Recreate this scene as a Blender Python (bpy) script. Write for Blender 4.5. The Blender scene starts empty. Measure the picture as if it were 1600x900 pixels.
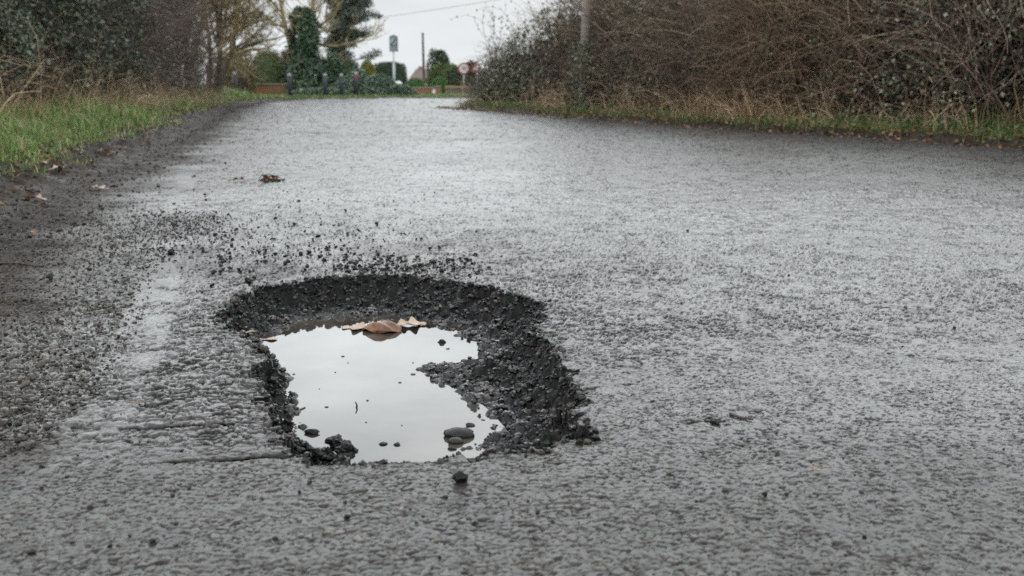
import bpy, bmesh, math, random
import numpy as np
from mathutils import Vector, Matrix

random.seed(7)
RNG = np.random.default_rng(11)
SC = bpy.context.scene
COL = SC.collection

# ------------------------------------------------------------------ camera
CAM_H = 0.55
FPX = 1600.0
PITCH = math.atan(320.0 / FPX)
cam_d = bpy.data.cameras.new("camera")
cam_d.sensor_width = 36.0
cam_d.lens = 36.0
cam_d.clip_start = 0.05
cam_d.clip_end = 6000.0
cam = bpy.data.objects.new("camera", cam_d)
COL.objects.link(cam)
cam.location = (0, 0, CAM_H)
cam.rotation_euler = (math.pi / 2 - PITCH, 0, 0)
cam_d.dof.use_dof = True
cam_d.dof.focus_distance = 2.15
cam_d.dof.aperture_fstop = 6.3
SC.camera = cam

# ------------------------------------------------------------------ sky, sun, exposure
SUN_EL, SUN_AZ = math.radians(52), math.radians(205)
world = bpy.data.worlds.new("World")
SC.world = world
world.use_nodes = True
wn, wl = world.node_tree.nodes, world.node_tree.links
wn.clear()
w_out = wn.new("ShaderNodeOutputWorld")
w_bg = wn.new("ShaderNodeBackground")
w_bg.inputs["Strength"].default_value = 0.1
w_sky = wn.new("ShaderNodeTexSky")
w_sky.sky_type = 'NISHITA'
w_sky.sun_disc = False
w_sky.sun_elevation = SUN_EL
w_sky.sun_rotation = SUN_AZ
w_sky.air_density = 1.0
w_sky.dust_density = 3.0
w_hsv = wn.new("ShaderNodeHueSaturation")
w_hsv.inputs["Saturation"].default_value = 0.35
wl.new(w_sky.outputs["Color"], w_hsv.inputs["Color"])
w_tc = wn.new("ShaderNodeTexCoord")
w_sep = wn.new("ShaderNodeSeparateXYZ")
wl.new(w_tc.outputs["Generated"], w_sep.inputs[0])
w_ramp = wn.new("ShaderNodeValToRGB")           # overcast layer: brighter a little above the horizon
el = w_ramp.color_ramp.elements
el[0].position = 0.0
el[0].color = (0.48, 0.497, 0.507, 1)
el[1].position = 0.36
el[1].color = (1.78, 1.86, 1.90, 1)
e = el.new(0.085); e.color = (0.495, 0.51, 0.518, 1)
e = el.new(0.15); e.color = (1.06, 1.11, 1.135, 1)
e = el.new(0.22); e.color = (1.26, 1.32, 1.35, 1)
e = el.new(0.75); e.color = (0.72, 0.75, 0.78, 1)
wl.new(w_sep.outputs["Z"], w_ramp.inputs["Fac"])
w_map = wn.new("ShaderNodeMapping")
w_map.inputs["Scale"].default_value = (1.0, 1.0, 3.5)
wl.new(w_tc.outputs["Generated"], w_map.inputs["Vector"])
w_no = wn.new("ShaderNodeTexNoise")
w_no.inputs["Scale"].default_value = 3.2
w_no.inputs["Detail"].default_value = 5
wl.new(w_map.outputs[0], w_no.inputs["Vector"])
w_mr = wn.new("ShaderNodeMapRange")
w_mr.inputs["From Min"].default_value = 0.3
w_mr.inputs["From Max"].default_value = 0.7
w_mr.inputs["To Min"].default_value = 15.8
w_mr.inputs["To Max"].default_value = 20.5
wl.new(w_no.outputs["Fac"], w_mr.inputs["Value"])
w_sc = wn.new("ShaderNodeVectorMath")
w_sc.operation = 'SCALE'
wl.new(w_ramp.outputs["Color"], w_sc.inputs[0])
wl.new(w_mr.outputs[0], w_sc.inputs["Scale"])
w_mix = wn.new("ShaderNodeMix")
w_mix.data_type = 'RGBA'
w_mix.inputs[0].default_value = 0.06
wl.new(w_sc.outputs[0], w_mix.inputs[6])
wl.new(w_hsv.outputs[0], w_mix.inputs[7])
wl.new(w_mix.outputs[2], w_bg.inputs["Color"])
wl.new(w_bg.outputs[0], w_out.inputs[0])

sun_d = bpy.data.lights.new("sun", 'SUN')
sun_d.energy = 0.5
sun_d.angle = math.radians(40)
sun_d.color = (1.0, 0.96, 0.9)
sun = bpy.data.objects.new("sun", sun_d)
COL.objects.link(sun)
sun.location = (0, 0, 30)
sun.rotation_euler = Vector((math.sin(SUN_AZ) * math.cos(SUN_EL), math.cos(SUN_AZ) * math.cos(SUN_EL),
                             math.sin(SUN_EL))).to_track_quat('Z', 'Y').to_euler()
SC.view_settings.view_transform = 'Standard'
SC.view_settings.look = 'None'
SC.view_settings.exposure = 0.0
SC.view_settings.gamma = 1.0
SC.view_settings.use_curve_mapping = False
SC.cycles.use_denoising = False
SC.cycles.max_bounces = 6
SC.cycles.diffuse_bounces = 3
SC.cycles.glossy_bounces = 3
SC.cycles.transparent_max_bounces = 4
SC.cycles.caustics_reflective = False
SC.cycles.caustics_refractive = False

# ------------------------------------------------------------------ helpers
cp, sp = math.cos(PITCH), math.sin(PITCH)


def ray(px, py):
    u = 450.0 - py
    return np.array([px - 800.0, FPX * cp + u * sp, -FPX * sp + u * cp])


def gp(px, py, z=0.0):
    """photo pixel -> point on the level plane z"""
    d = ray(px, py)
    t = (z - CAM_H) / d[2]
    return np.array([d[0] * t, d[1] * t, z])


def at(px, py, Y):
    """photo pixel -> point at distance Y in front of the camera"""
    d = ray(px, py)
    t = Y / d[1]
    return np.array([d[0] * t, Y, CAM_H + d[2] * t])


def mk(name, V, F, mat=None, parent=None, attrs=None, smooth=False):
    V = np.asarray(V, dtype=np.float32)
    if not isinstance(F, list):
        F = [F]
    F = [np.asarray(f, dtype=np.int32) for f in F if len(f)]
    me = bpy.data.meshes.new(name)
    me.vertices.add(len(V))
    me.vertices.foreach_set("co", V.ravel())
    tot = np.concatenate([np.full(len(f), f.shape[1], dtype=np.int32) for f in F])
    idx = np.concatenate([f.ravel() for f in F])
    me.loops.add(len(idx))
    me.loops.foreach_set("vertex_index", idx)
    me.polygons.add(len(tot))
    st = np.concatenate([[0], np.cumsum(tot)[:-1]]).astype(np.int32)
    me.polygons.foreach_set("loop_start", st)
    me.polygons.foreach_set("loop_total", tot)
    if attrs:
        for k, a in attrs.items():
            at_ = me.attributes.new(k, 'FLOAT', 'POINT')
            at_.data.foreach_set("value", np.asarray(a, dtype=np.float32))
    me.polygons.foreach_set("use_smooth", np.full(len(tot), bool(smooth)))
    me.update(calc_edges=True)
    me.validate()
    if mat:
        me.materials.append(mat)
    o = bpy.data.objects.new(name, me)
    COL.objects.link(o)
    if parent:
        o.parent = parent
    return o


def thing(name, label, cat, loc=(0, 0, 0), group=None, rotz=0.0):
    o = bpy.data.objects.new(name, None)
    o.empty_display_size = 0.2
    COL.objects.link(o)
    o.location = [float(c) for c in loc]
    o.rotation_euler = (0, 0, rotz)
    tag(o, label, cat, group)
    return o


def tag(o, label=None, cat=None, group=None, kind=None):
    if label: o["label"] = label
    if cat: o["category"] = cat
    if group: o["group"] = group
    if kind: o["kind"] = kind
    return o


def smoothstep(a, b, x):
    t = np.clip((x - a) / (b - a), 0, 1)
    return t * t * (3 - 2 * t)


def hsh(ix, iy, seed):
    h = (ix.astype(np.int64) * 374761393 + iy.astype(np.int64) * 668265263 + seed * 1274126177) & 0xFFFFFFFF
    h = ((h ^ (h >> 13)) * 1274126177) & 0xFFFFFFFF
    h = ((h ^ (h >> 16)) * 2246822519) & 0xFFFFFFFF
    h = h ^ (h >> 15)
    return (h & 0xFFFFFF).astype(np.float64) / float(0xFFFFFF)


def vnoise(x, y, f, seed):
    x = x * f; y = y * f
    ix = np.floor(x); iy = np.floor(y)
    fx = x - ix; fy = y - iy
    fx = fx * fx * fx * (fx * (fx * 6 - 15) + 10); fy = fy * fy * fy * (fy * (fy * 6 - 15) + 10)
    a = hsh(ix, iy, seed); b = hsh(ix + 1, iy, seed)
    c = hsh(ix, iy + 1, seed); d = hsh(ix + 1, iy + 1, seed)
    return (a + (b - a) * fx) * (1 - fy) + (c + (d - c) * fx) * fy


def fbm(x, y, f, seed, octs=4, gain=0.5):
    s = 0; w = 1.0; t = 0
    for i in range(octs):
        ca, sa = math.cos(0.7 * i), math.sin(0.7 * i)
        s = s + w * (vnoise(x * ca - y * sa, x * sa + y * ca, f, seed + i) * 2 - 1)
        t += w; w *= gain; f *= 2.03
    return s / t


def voronoi(x, y, cell, seed, off=False):
    x = x / cell; y = y / cell
    ix = np.floor(x); iy = np.floor(y)
    f1 = np.full(x.shape, 9.0); f2 = np.full(x.shape, 9.0); rid = np.zeros(x.shape); ox = np.zeros(x.shape); oy = np.zeros(x.shape)
    for dx in (-1, 0, 1):
        for dy in (-1, 0, 1):
            cx = ix + dx; cy = iy + dy
            px = cx + 0.1 + 0.8 * hsh(cx, cy, seed); py = cy + 0.1 + 0.8 * hsh(cx, cy, seed + 17)
            d = np.sqrt((px - x) ** 2 + (py - y) ** 2)
            m = d < f1
            f2 = np.where(m, f1, np.minimum(f2, d))
            rid = np.where(m, hsh(cx, cy, seed + 31), rid)
            ox = np.where(m, x - px, ox); oy = np.where(m, y - py, oy)
            f1 = np.where(m, d, f1)
    if off: return f1, f2, rid, ox, oy
    return f1, f2, rid


def pl_dist(P, x, y):
    P = np.asarray(P)[:, :2]
    best = np.full(x.shape, 1e9)
    for (ax, ay), (bx, by) in zip(P[:-1], P[1:]):
        vx, vy = bx - ax, by - ay
        t = np.clip(((x - ax) * vx + (y - ay) * vy) / (vx * vx + vy * vy + 1e-12), 0, 1)
        d = (x - ax - t * vx) ** 2 + (y - ay - t * vy) ** 2
        best = np.minimum(best, d)
    return np.sqrt(best)


def inside(P, x, y):
    P = np.asarray(P)[:, :2]
    r = np.zeros(x.shape, dtype=bool)
    n = len(P)
    for i in range(n):
        ax, ay = P[i]; bx, by = P[(i + 1) % n]
        if ay == by: continue
        c = ((ay > y) != (by > y)) & (x < (bx - ax) * (y - ay) / (by - ay) + ax)
        r ^= c
    return r


def sdf(P, x, y):
    """positive inside"""
    P = np.asarray(P)[:, :2]
    d = pl_dist(np.vstack([P, P[:1]]), x, y)
    return np.where(inside(P, x, y), d, -d)


# ---- materials
def new_mat(name):
    m = bpy.data.materials.new(name)
    m.use_nodes = True
    nt = m.node_tree
    return m, nt, nt.nodes["Principled BSDF"]


def ramp(nt, src, stops):
    r = nt.nodes.new("ShaderNodeValToRGB")
    els = r.color_ramp.elements
    els[0].position, els[0].color = stops[0][0], (*stops[0][1], 1)
    els[1].position, els[1].color = stops[-1][0], (*stops[-1][1], 1)
    for p, c in stops[1:-1]:
        e = els.new(p); e.color = (*c, 1)
    if src is not None:
        nt.links.new(src, r.inputs["Fac"])
    return r.outputs["Color"]


def noise(nt, scale, detail=4, rough=0.55, vec=None):
    n = nt.nodes.new("ShaderNodeTexNoise")
    n.inputs["Scale"].default_value = scale
    n.inputs["Detail"].default_value = detail
    n.inputs["Roughness"].default_value = rough
    if vec is None:
        tc = nt.nodes.new("ShaderNodeTexCoord")
        vec = tc.outputs["Object"]
    nt.links.new(vec, n.inputs["Vector"])
    return n.outputs["Fac"]


def attr(nt, name):
    a = nt.nodes.new("ShaderNodeAttribute")
    a.attribute_name = name
    return a.outputs["Fac"]


def mixc(nt, fac, a, b):
    m = nt.nodes.new("ShaderNodeMix")
    m.data_type = 'RGBA'
    for s, v in ((m.inputs[0], fac), (m.inputs[6], a), (m.inputs[7], b)):
        if isinstance(v, (int, float)): s.default_value = v
        elif isinstance(v, tuple): s.default_value = (*v, 1)
        else: nt.links.new(v, s)
    return m.outputs[2]


def maprange(nt, src, a, b, c, d):
    m = nt.nodes.new("ShaderNodeMapRange")
    for k, v in zip(("From Min", "From Max", "To Min", "To Max"), (a, b, c, d)):
        m.inputs[k].default_value = v
    nt.links.new(src, m.inputs["Value"])
    return m.outputs[0]


def math_n(nt, op, a, b=None):
    m = nt.nodes.new("ShaderNodeMath"); m.operation = op; m.use_clamp = False
    for s, v in zip(m.inputs, (a, b)):
        if v is None: continue
        if isinstance(v, (int, float)): s.default_value = v
        else: nt.links.new(v, s)
    return m.outputs[0]


def bump(nt, bsdf, h, dist, strength=1.0):
    b = nt.nodes.new("ShaderNodeBump")
    b.inputs["Strength"].default_value = strength
    b.inputs["Distance"].default_value = dist
    nt.links.new(h, b.inputs["Height"])
    nt.links.new(b.outputs[0], bsdf.inputs["Normal"])


def simple_mat(name, c1, c2, rough=0.6, scale=8.0, spec=0.4, bmp=0.0):
    m, nt, b = new_mat(name)
    n = noise(nt, scale, 5)
    nt.links.new(ramp(nt, n, [(0.3, c1), (0.7, c2)]), b.inputs["Base Color"])
    b.inputs["Roughness"].default_value = rough
    b.inputs["Specular IOR Level"].default_value = spec
    if bmp: bump(nt, b, n, bmp)
    return m


GAIN = {'gravel_mix': 0.75, 'wall_gravel': 0.5, 'wet_gravel': 0.75, 'edge_grit': 1.0, 'ivy_leaves': 2.2, 'clipped_yew': 3.0, 'juniper': 1.9, 'soil_crumb': 1.0, 'dead_stalks': 1.8, 'dead_leaves': 1.5, 'bare_branches': 2.2, 'verge_grass': 2.25, 'hedge_twigs': 1.35, 'dark_twigs': 1.0, 'reddish_twigs': 1.25, 'bramble_leaves': 2.2, 'dead_bracken': 1.5, 'hedge_core_shade': 1.0}


def veg_mat(name, stops, rough=0.55, spec=0.3, transl=0.0):
    m, nt, b = new_mat(name)
    g_ = GAIN.get(name, 1.6)
    stops = [(p_, tuple(min(0.6, k_ * g_) for k_ in c_)) for p_, c_ in stops]
    c = ramp(nt, attr(nt, "rnd"), stops)
    nt.links.new(c, b.inputs["Base Color"])
    b.inputs["Roughness"].default_value = rough
    b.inputs["Specular IOR Level"].default_value = spec
    if transl:
        t = nt.nodes.new("ShaderNodeBsdfTranslucent")
        nt.links.new(c, t.inputs["Color"])
        mx = nt.nodes.new("ShaderNodeMixShader")
        mx.inputs[0].default_value = transl
        nt.links.new(b.outputs[0], mx.inputs[1])
        nt.links.new(t.outputs[0], mx.inputs[2])
        nt.links.new(mx.outputs[0], nt.nodes["Material Output"].inputs[0])
    return m


# ---- batched shapes
def norm(v):
    return v / (np.linalg.norm(v, axis=-1, keepdims=True) + 1e-9)


def tubes(P, R, sides=3):
    """P (N,K,3) polylines, R (N,K) radii"""
    N, K, _ = P.shape
    T = np.empty_like(P)
    T[:, 1:-1] = P[:, 2:] - P[:, :-2]
    T[:, 0] = P[:, 1] - P[:, 0]; T[:, -1] = P[:, -1] - P[:, -2]
    T = norm(T)
    ref = np.where(np.abs(T[..., 2:3]) > 0.9, np.array([1.0, 0, 0]), np.array([0, 0, 1.0]))
    A = norm(np.cross(T, ref)); B = np.cross(T, A)
    ang = np.arange(sides) * 2 * np.pi / sides
    V = P[:, :, None] + R[:, :, None, None] * (np.cos(ang)[:, None] * A[:, :, None] + np.sin(ang)[:, None] * B[:, :, None])
    base = (np.arange(N) * K * sides)[:, None, None] + (np.arange(K - 1) * sides)[None, :, None]
    s = np.arange(sides)[None, None]; s2 = (s + 1) % sides
    F = np.stack([base + s, base + s2, base + sides + s2, base + sides + s], -1).reshape(-1, 4)
    return V.reshape(-1, 3), F


def rnd_unit(n):
    return norm(RNG.normal(size=(n, 3)))


def leaf_cards(pos, along, nrm, L, W, fold=0.25):
    n = len(pos)
    along = norm(along)
    side = norm(np.cross(nrm, along)); nrm = np.cross(along, side)
    L = np.broadcast_to(L, (n,))[:, None]; W = np.broadcast_to(W, (n,))[:, None]
    base = pos
    r = pos + along * L * 0.45 + side * W * 0.5 + nrm * W * fold
    l = pos + along * L * 0.45 - side * W * 0.5 + nrm * W * fold
    tip = pos + along * L
    V = np.stack([base, r, tip, l], 1).reshape(-1, 3)
    b = (np.arange(n) * 4)[:, None]
    F = np.concatenate([b + np.array([0, 1, 2]), b + np.array([0, 2, 3])])
    return V, F


def blades(base, dirv, lean, L, W):
    """grass blades bending over: base (n,3), dirv unit sideways bend, lean amount"""
    n = len(base)
    up = np.array([0, 0, 1.0])
    side = norm(np.cross(dirv, up))
    L = L[:, None]; W = W[:, None]; lean = lean[:, None]
    p1 = base + up * L * 0.55 + dirv * lean * L * 0.25
    p2 = base + up * L * (1 - 0.35 * lean) + dirv * lean * L * 0.9
    V = np.stack([base - side * W / 2, base + side * W / 2, p1 + side * W * 0.42, p1 - side * W * 0.42, p2], 1).reshape(-1, 3)
    b = (np.arange(n) * 5)[:, None]
    return V, [b + np.array([0, 1, 2, 3]), b + np.array([3, 2, 4])]


def join(parts):
    """[(V, F or [F..], rnd)] -> one"""
    Vs, Fq, Ft, Rr = [], [], [], []
    o = 0
    for V, F, r in parts:
        for f in (F if isinstance(F, list) else [F]):
            (Fq if f.shape[1] == 4 else Ft).append(f + o)
        Vs.append(V); o += len(V)
        Rr.append(np.broadcast_to(r, (len(V),)))
    Fs = []
    if Fq: Fs.append(np.concatenate(Fq))
    if Ft: Fs.append(np.concatenate(Ft))
    return np.concatenate(Vs), Fs, np.concatenate(Rr)


def box(c, s, rz=0.0, bev=0.0):
    bm = bmesh.new()
    bmesh.ops.create_cube(bm, size=1.0)
    bmesh.ops.scale(bm, vec=s, verts=bm.verts)
    if bev:
        bmesh.ops.bevel(bm, geom=list(bm.edges), offset=bev, segments=2, profile=0.5, affect='EDGES')
    bmesh.ops.rotate(bm, cent=(0, 0, 0), matrix=Matrix.Rotation(rz, 3, 'Z'), verts=bm.verts)
    bmesh.ops.translate(bm, vec=c, verts=bm.verts)
    return bm


def bm_obj(name, bm, mat, parent=None, smooth=False):
    me = bpy.data.meshes.new(name)
    bm.normal_update()
    bm.to_mesh(me); bm.free()
    if mat: me.materials.append(mat)
    if smooth:
        for p in me.polygons: p.use_smooth = True
    o = bpy.data.objects.new(name, me)
    COL.objects.link(o)
    if parent: o.parent = parent
    return o


def lathe(bm, prof, seg=16, c=(0, 0, 0)):
    rings = []
    for r, z in prof:
        rings.append([bm.verts.new((c[0] + r * math.cos(2 * math.pi * i / seg), c[1] + r * math.sin(2 * math.pi * i / seg), c[2] + z)) for i in range(seg)])
    for a, b in zip(rings[:-1], rings[1:]):
        for i in range(seg):
            bm.faces.new((a[i], a[(i + 1) % seg], b[(i + 1) % seg], b[i]))
    bm.faces.new(rings[0][::-1]); bm.faces.new(rings[-1])
    return bm


# ------------------------------------------------------------------ the plan of the place
def poly(pts, z=0.0):
    return np.array([gp(px, py, z)[:2] for px, py in pts])


LEFT = np.vstack([[(-0.9, -4), (-1.15, 0), (-1.7, 2.6)],
                  poly([(0, 352), (100, 300), (200, 260), (262, 226), (305, 203), (335, 184), (362, 169), (400, 160.5), (450, 156.8)])])
FAR = np.vstack([poly([(450, 156.8), (520, 155.2), (600, 154.2), (680, 153.8)]), [(6, 37.6), (16, 37.0)]])
RIGHT = np.vstack([[(16, 31.5), (7, 30.5), (2.2, 28.3), (-0.3, 25.8)],
                   poly([(712, 168), (745, 172), (850, 181), (980, 191), (1100, 200), (1350, 216), (1600, 233)]),
                   [(5.6, 4.5), (6.6, 0.5), (7.2, -4)]])
ROAD = np.vstack([LEFT, FAR[1:], RIGHT])

RIM = poly([(344, 492), (354, 474), (372, 459), (408, 446), (460, 440), (488, 433), (544, 430), (600, 426), (664, 431),
            (720, 440), (760, 446), (800, 458), (852, 470), (842, 486), (836, 518), (872, 538), (878, 564), (896, 592),
            (910, 618), (890, 638), (904, 660), (930, 688), (896, 693), (832, 701), (740, 712), (660, 720), (560, 720),
            (484, 724), (452, 698), (428, 678), (428, 656), (410, 628), (398, 588), (420, 560), (402, 542), (392, 528), (366, 520)])
WL = 0.075
WATER = poly([(402, 533), (432, 518), (464, 501), (544, 493), (600, 499), (664, 508), (720, 520), (754, 538), (742, 562),
              (668, 576), (680, 598), (720, 614), (750, 640), (774, 668), (776, 684), (728, 700), (716, 738), (640, 745),
              (560, 740), (512, 712), (486, 706), (458, 688), (462, 660), (450, 640), (456, 620), (442, 596), (430, 566), (410, 544)], -WL)
LINE = poly([(105, 730), (150, 660), (190, 600), (215, 545), (238, 470), (252, 410), (268, 350), (284, 295), (303, 245), (330, 205), (362, 172)])
CRACKS = [poly([(190, 672), (260, 668), (320, 664), (380, 662), (432, 656)]),
          poly([(150, 738), (230, 727), (300, 722), (380, 719), (470, 712)]),
          poly([(1060, 664), (1110, 659), (1165, 662)]), poly([(1110, 650), (1150, 648), (1190, 655)])]
SEAMS = [poly([(330, 200), (380, 201), (425, 203)]), poly([(470, 206), (560, 210), (660, 212), (790, 211)]), poly([(430, 191), (520, 189), (640, 190)])]
GRAVELP = poly([(-200, 380), (20, 330), (110, 325), (240, 325), (362, 335), (350, 370), (262, 385), (238, 420), (225, 500), (180, 590), (110, 720), (-300, 760)])
PATCH = poly([(225, 345), (300, 330), (362, 340), (345, 366), (250, 372), (180, 380)])


def H(x, y):
    """ground height and masks at world x, y (flat arrays)"""
    n = x.shape
    out = {}
    d_in = sdf(ROAD, x, y)
    dl, dr, df = pl_dist(LEFT, x, y), pl_dist(RIGHT, x, y), pl_dist(FAR, x, y)
    dout = np.maximum(-d_in, 0)
    on = d_in > 0
    isL = (dl <= dr) & (dl <= df); isR = (dr < dl) & (dr <= df)
    near = np.clip(1 - (y - 5) / 8, 0, 1)
    # tarmac
    z = 0.0035 * fbm(x, y, 0.8, 3, 3)
    f1, f2, rid, ox, oy = voronoi(x + 0.016 * fbm(x, y, 38, 5, 3), y + 0.016 * fbm(x, y, 38, 9, 3), 0.0150, 21, True)
    dome = np.sqrt(np.clip(1 - (f1 / 0.72) ** 2, 0, 1))
    edge = smoothstep(0.02, 0.26, f2 - f1)
    tilt = (ox * (np.mod(rid * 37.3, 1) - 0.5) + oy * (np.mod(rid * 91.7, 1) - 0.5))
    dome = 0.88 + 0.12 * dome + 0.40 * tilt
    finer = smoothstep(1.75, 1.25, y - 0.02 * x + 0.15 * fbm(x, y, 3, 43, 3))                    # smoother older strip at the very front
    lod = np.clip(5.0 / np.maximum(y, 1.0), 0.22, 1.0)
    amp = (0.0046 - 0.0022 * finer) * (0.8 + 0.4 * smoothstep(-0.35, 0.4, fbm(x, y, 2.3, 41, 3)))
    line_d = pl_dist(LINE, x, y)
    wear = fbm(x, y, 11, 51, 5, 0.62) + 0.7 * fbm(x, y, 1.5, 53, 2) - 0.02 + 0.30 * (rid - 0.5) * (y < 5)
    line = smoothstep(0.066, 0.048, line_d + 0.012 * fbm(x, y, 30, 55, 2)) * smoothstep(-0.12, 0.12, wear)
    tex = amp * (dome * edge * (0.30 + 0.9 * np.clip(rid * 1.5 - 0.25, 0, 1)) - 0.5)
    tex = tex + 0.0019 * fbm(x, y, 13, 61, 3, 0.6) * (1 - 0.4 * finer) + 0.0006 * fbm(x, y, 90, 63, 2, 0.5)
    nr = y < 3.4
    if nr.any():                                                    # small chips between and on the big ones
        h1, h2, hid = voronoi(x[nr] + 0.004 * fbm(x[nr], y[nr], 90, 6, 2), y[nr] + 0.004 * fbm(x[nr], y[nr], 90, 8, 2), 0.0072, 23)
        he = smoothstep(0.03, 0.3, h2 - h1)
        fade = smoothstep(3.4, 2.6, y[nr])
        tex[nr] = tex[nr] + 0.0006 * fade * (he * (0.25 + hid) - 0.5)
        rid[nr] = np.where(hid < 0.55 * fade, np.mod(hid * 7.7, 1), rid[nr])
        edge[nr] = edge[nr] * (1 - 0.25 * fade * (1 - he))
    # closer-grained dressing on the worn front and right part of the lane
    wf = smoothstep(2.35, 1.55, y - 0.12 * x + 0.2 * fbm(x, y, 2.2, 45, 3)) * np.maximum(smoothstep(-0.45, -0.05, x), smoothstep(1.52, 1.42, y)) * 0.88
    f40 = fbm(x, y, 74, 67, 3, 0.6); f15 = fbm(x, y, 24, 69, 3, 0.55)
    he = np.ones(n); hid = np.full(n, 0.5); tf = np.zeros(n)
    kk = wf > 0.01
    if kk.any():
        xk, yk = x[kk], y[kk]
        wx = 0.007 * fbm(xk, yk, 70, 10, 3, 0.6); wy = 0.007 * fbm(xk, yk, 70, 12, 3, 0.6)
        h1, h2, hi_, hx, hy = voronoi(xk + wx, yk + wy, 0.0115, 25, True)
        he[kk] = smoothstep(0.0, 0.20, h2 - h1); hid[kk] = hi_
        tf[kk] = hx * (np.mod(hi_ * 37.3, 1) - 0.5) + hy * (np.mod(hi_ * 91.7, 1) - 0.62)
    tex = tex * (1 - wf) + wf * (0.0018 * he * (0.4 + 0.9 * hid ** 2) + 0.0040 * tf + 0.0024 * f15 + 0.0008 * f40)
    rid = np.where(wf > 0.45, hid ** 1.3, rid)
    tex = tex * lod
    z_road = z + tex * (1 - 0.6 * line) + 0.0025 * line
    crev = np.clip(1 - edge, 0, 1) * 0.85 * (0.45 + 0.75 * smoothstep(0.35, -0.2, fbm(x, y, 26, 65, 3))) + 0.45 * smoothstep(0.10, -0.45, fbm(x, y, 13, 61, 3, 0.6))
    for k, S_ in enumerate(SEAMS):
        ds = pl_dist(S_, x, y) + 0.10 * fbm(x, y, 1.5, 86 + k, 3)
        crev = np.maximum(crev, 0.85 * np.exp(-(np.maximum(ds, 0) / 0.09) ** 2) * smoothstep(-0.5, 0.1, fbm(x, y, 1.2, 88 + k, 2)))
    crev = crev * (1 - wf) + wf * np.clip((1 - he) * (0.40 + 1.1 * smoothstep(0.25, -0.25, f15)) + 0.60 * smoothstep(-0.10, -0.40, f40 + 0.35 * f15) + 0.08, 0, 1)
    crev = np.clip(crev * (1 - 0.7 * line) * (1 - 0.25 * finer), 0, 1)
    crk = np.zeros(n)
    for k, C in enumerate(CRACKS):
        dc = pl_dist(C, x, y) + 0.011 * fbm(x, y, 13, 70 + k, 5, 0.65)
        g = np.exp(-(np.maximum(dc, 0) / (0.0075 if k < 2 else 0.0045)) ** 2) * smoothstep(-0.35, 0.05, fbm(x, y, 5, 76 + k, 2))
        z_road = z_road - 0.006 * g
        crev = np.maximum(crev, g); crk = np.maximum(crk, g)
    # gravel-strewn edge and mud
    gd = sdf(GRAVELP, x, y) + 0.10 * fbm(x, y, 5, 81, 3)
    pd = sdf(PATCH, x, y) + 0.07 * fbm(x, y, 7, 83, 3)
    grav = np.clip(smoothstep(-0.12, 0.35, gd) * 0.75 + smoothstep(-0.05, 0.1, pd), 0, 1) * (y < 9)
    grav = np.where((y > 0.3) & (y < 9), grav, 0)
    mudn = 0.16 * fbm(x, y, 3.2, 91, 4)
    mudL = smoothstep(-0.10, 0.24, -d_in + mudn + 0.04) * isL
    mudLs = smoothstep(-0.75, -0.1, -d_in + 1.6 * mudn) * isL * 0.85            # thin film of mud over the tarmac
    mudR = smoothstep(-0.04, 0.04, -d_in + 0.3 * mudn) * isR
    mudF = smoothstep(-0.05, 0.1, -d_in) * (~isL & ~isR)
    mud = np.clip(np.maximum(np.maximum(mudL, mudLs), np.maximum(mudR, mudF)), 0, 1)
    mud_h = mud
    mud = np.maximum(mud, 0.95 * crk)  # mud mask only darkens the cracks here, painting the shade in them
    mud = np.maximum(mud, np.clip(0.26 * finer + 0.30 * smoothstep(0.05, 0.5, fbm(x, y, 2.6, 97, 4)) * (y < 4) * smoothstep(0.3, -0.3, x), 0, 0.5))
    g1, g2, gid = voronoi(x, y, 0.016, 33)
    gh = np.sqrt(np.clip(1 - (g1 / 0.65) ** 2, 0, 1)) * (0.2 + gid)
    z_road = z_road + grav * (0.006 * gh * (gid > 0.45) + 0.003 * fbm(x, y, 20, 95, 3) + 0.004 * smoothstep(-0.05, 0.1, pd))
    lump = fbm(x, y, 7, 101, 5, 0.6)
    z_mud = 0.006 + 0.075 * lump * smoothstep(0.0, 0.4, dout)
    rise = np.where(isL, 0.03 * smoothstep(0, 0.3, dout) + 0.24 * smoothstep(0.35, 2.6, dout) + 0.5 * smoothstep(2, 8, dout),
                    np.where(isR, 0.07 * smoothstep(0, 0.15, dout) + 0.5 * smoothstep(0.3, 3.0, dout), 0.03 * smoothstep(0, 0.4, dout) + 0.03 * smoothstep(0.2, 2, dout)))
    wob = smoothstep(0.0, 0.5, -d_in + 0.35)
    z = np.where(on, z_road * (1 - 0.6 * mud_h), z_road * 0.4) + mud_h * z_mud + rise + 0.02 * wob * fbm(x, y, 2, 111, 3) + 0.010 * mudLs * fbm(x, y, 9, 113, 4, 0.6) * lod
    # pothole
    tw = np.zeros(n); pot = np.zeros(n); srim = np.full(n, -1.0); sw = np.full(n, -1.0)
    bb = (x > -1.2) & (x < 0.6) & (y > 1.25) & (y < 3.2)
    if bb.any():
        xb, yb = x[bb], y[bb]
        c1, c2, cid = voronoi(xb, yb, 0.034, 121)
        s = sdf(RIM, xb, yb) + 0.019 * fbm(xb, yb, 18, 123, 5, 0.62) + 0.026 * (cid - 0.5)
        w = -sdf(WATER, xb, yb) + 0.016 * fbm(xb, yb, 12, 125, 4)
        t = np.clip(s, 0, None) / (np.clip(s, 0, None) + np.clip(w, 0, None) + 1e-4)
        k1, k2, kid = voronoi(xb + 0.004 * fbm(xb, yb, 60, 127, 2), yb, 0.013, 129)
        peb = np.sqrt(np.clip(1 - (k1 / 0.62) ** 2, 0, 1)) * (0.15 + kid ** 1.5)
        m1, m2, mid_ = voronoi(xb, yb, 0.03, 131)
        big = np.sqrt(np.clip(1 - (m1 / 0.6) ** 2, 0, 1)) * (mid_ > 0.6) * mid_
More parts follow.
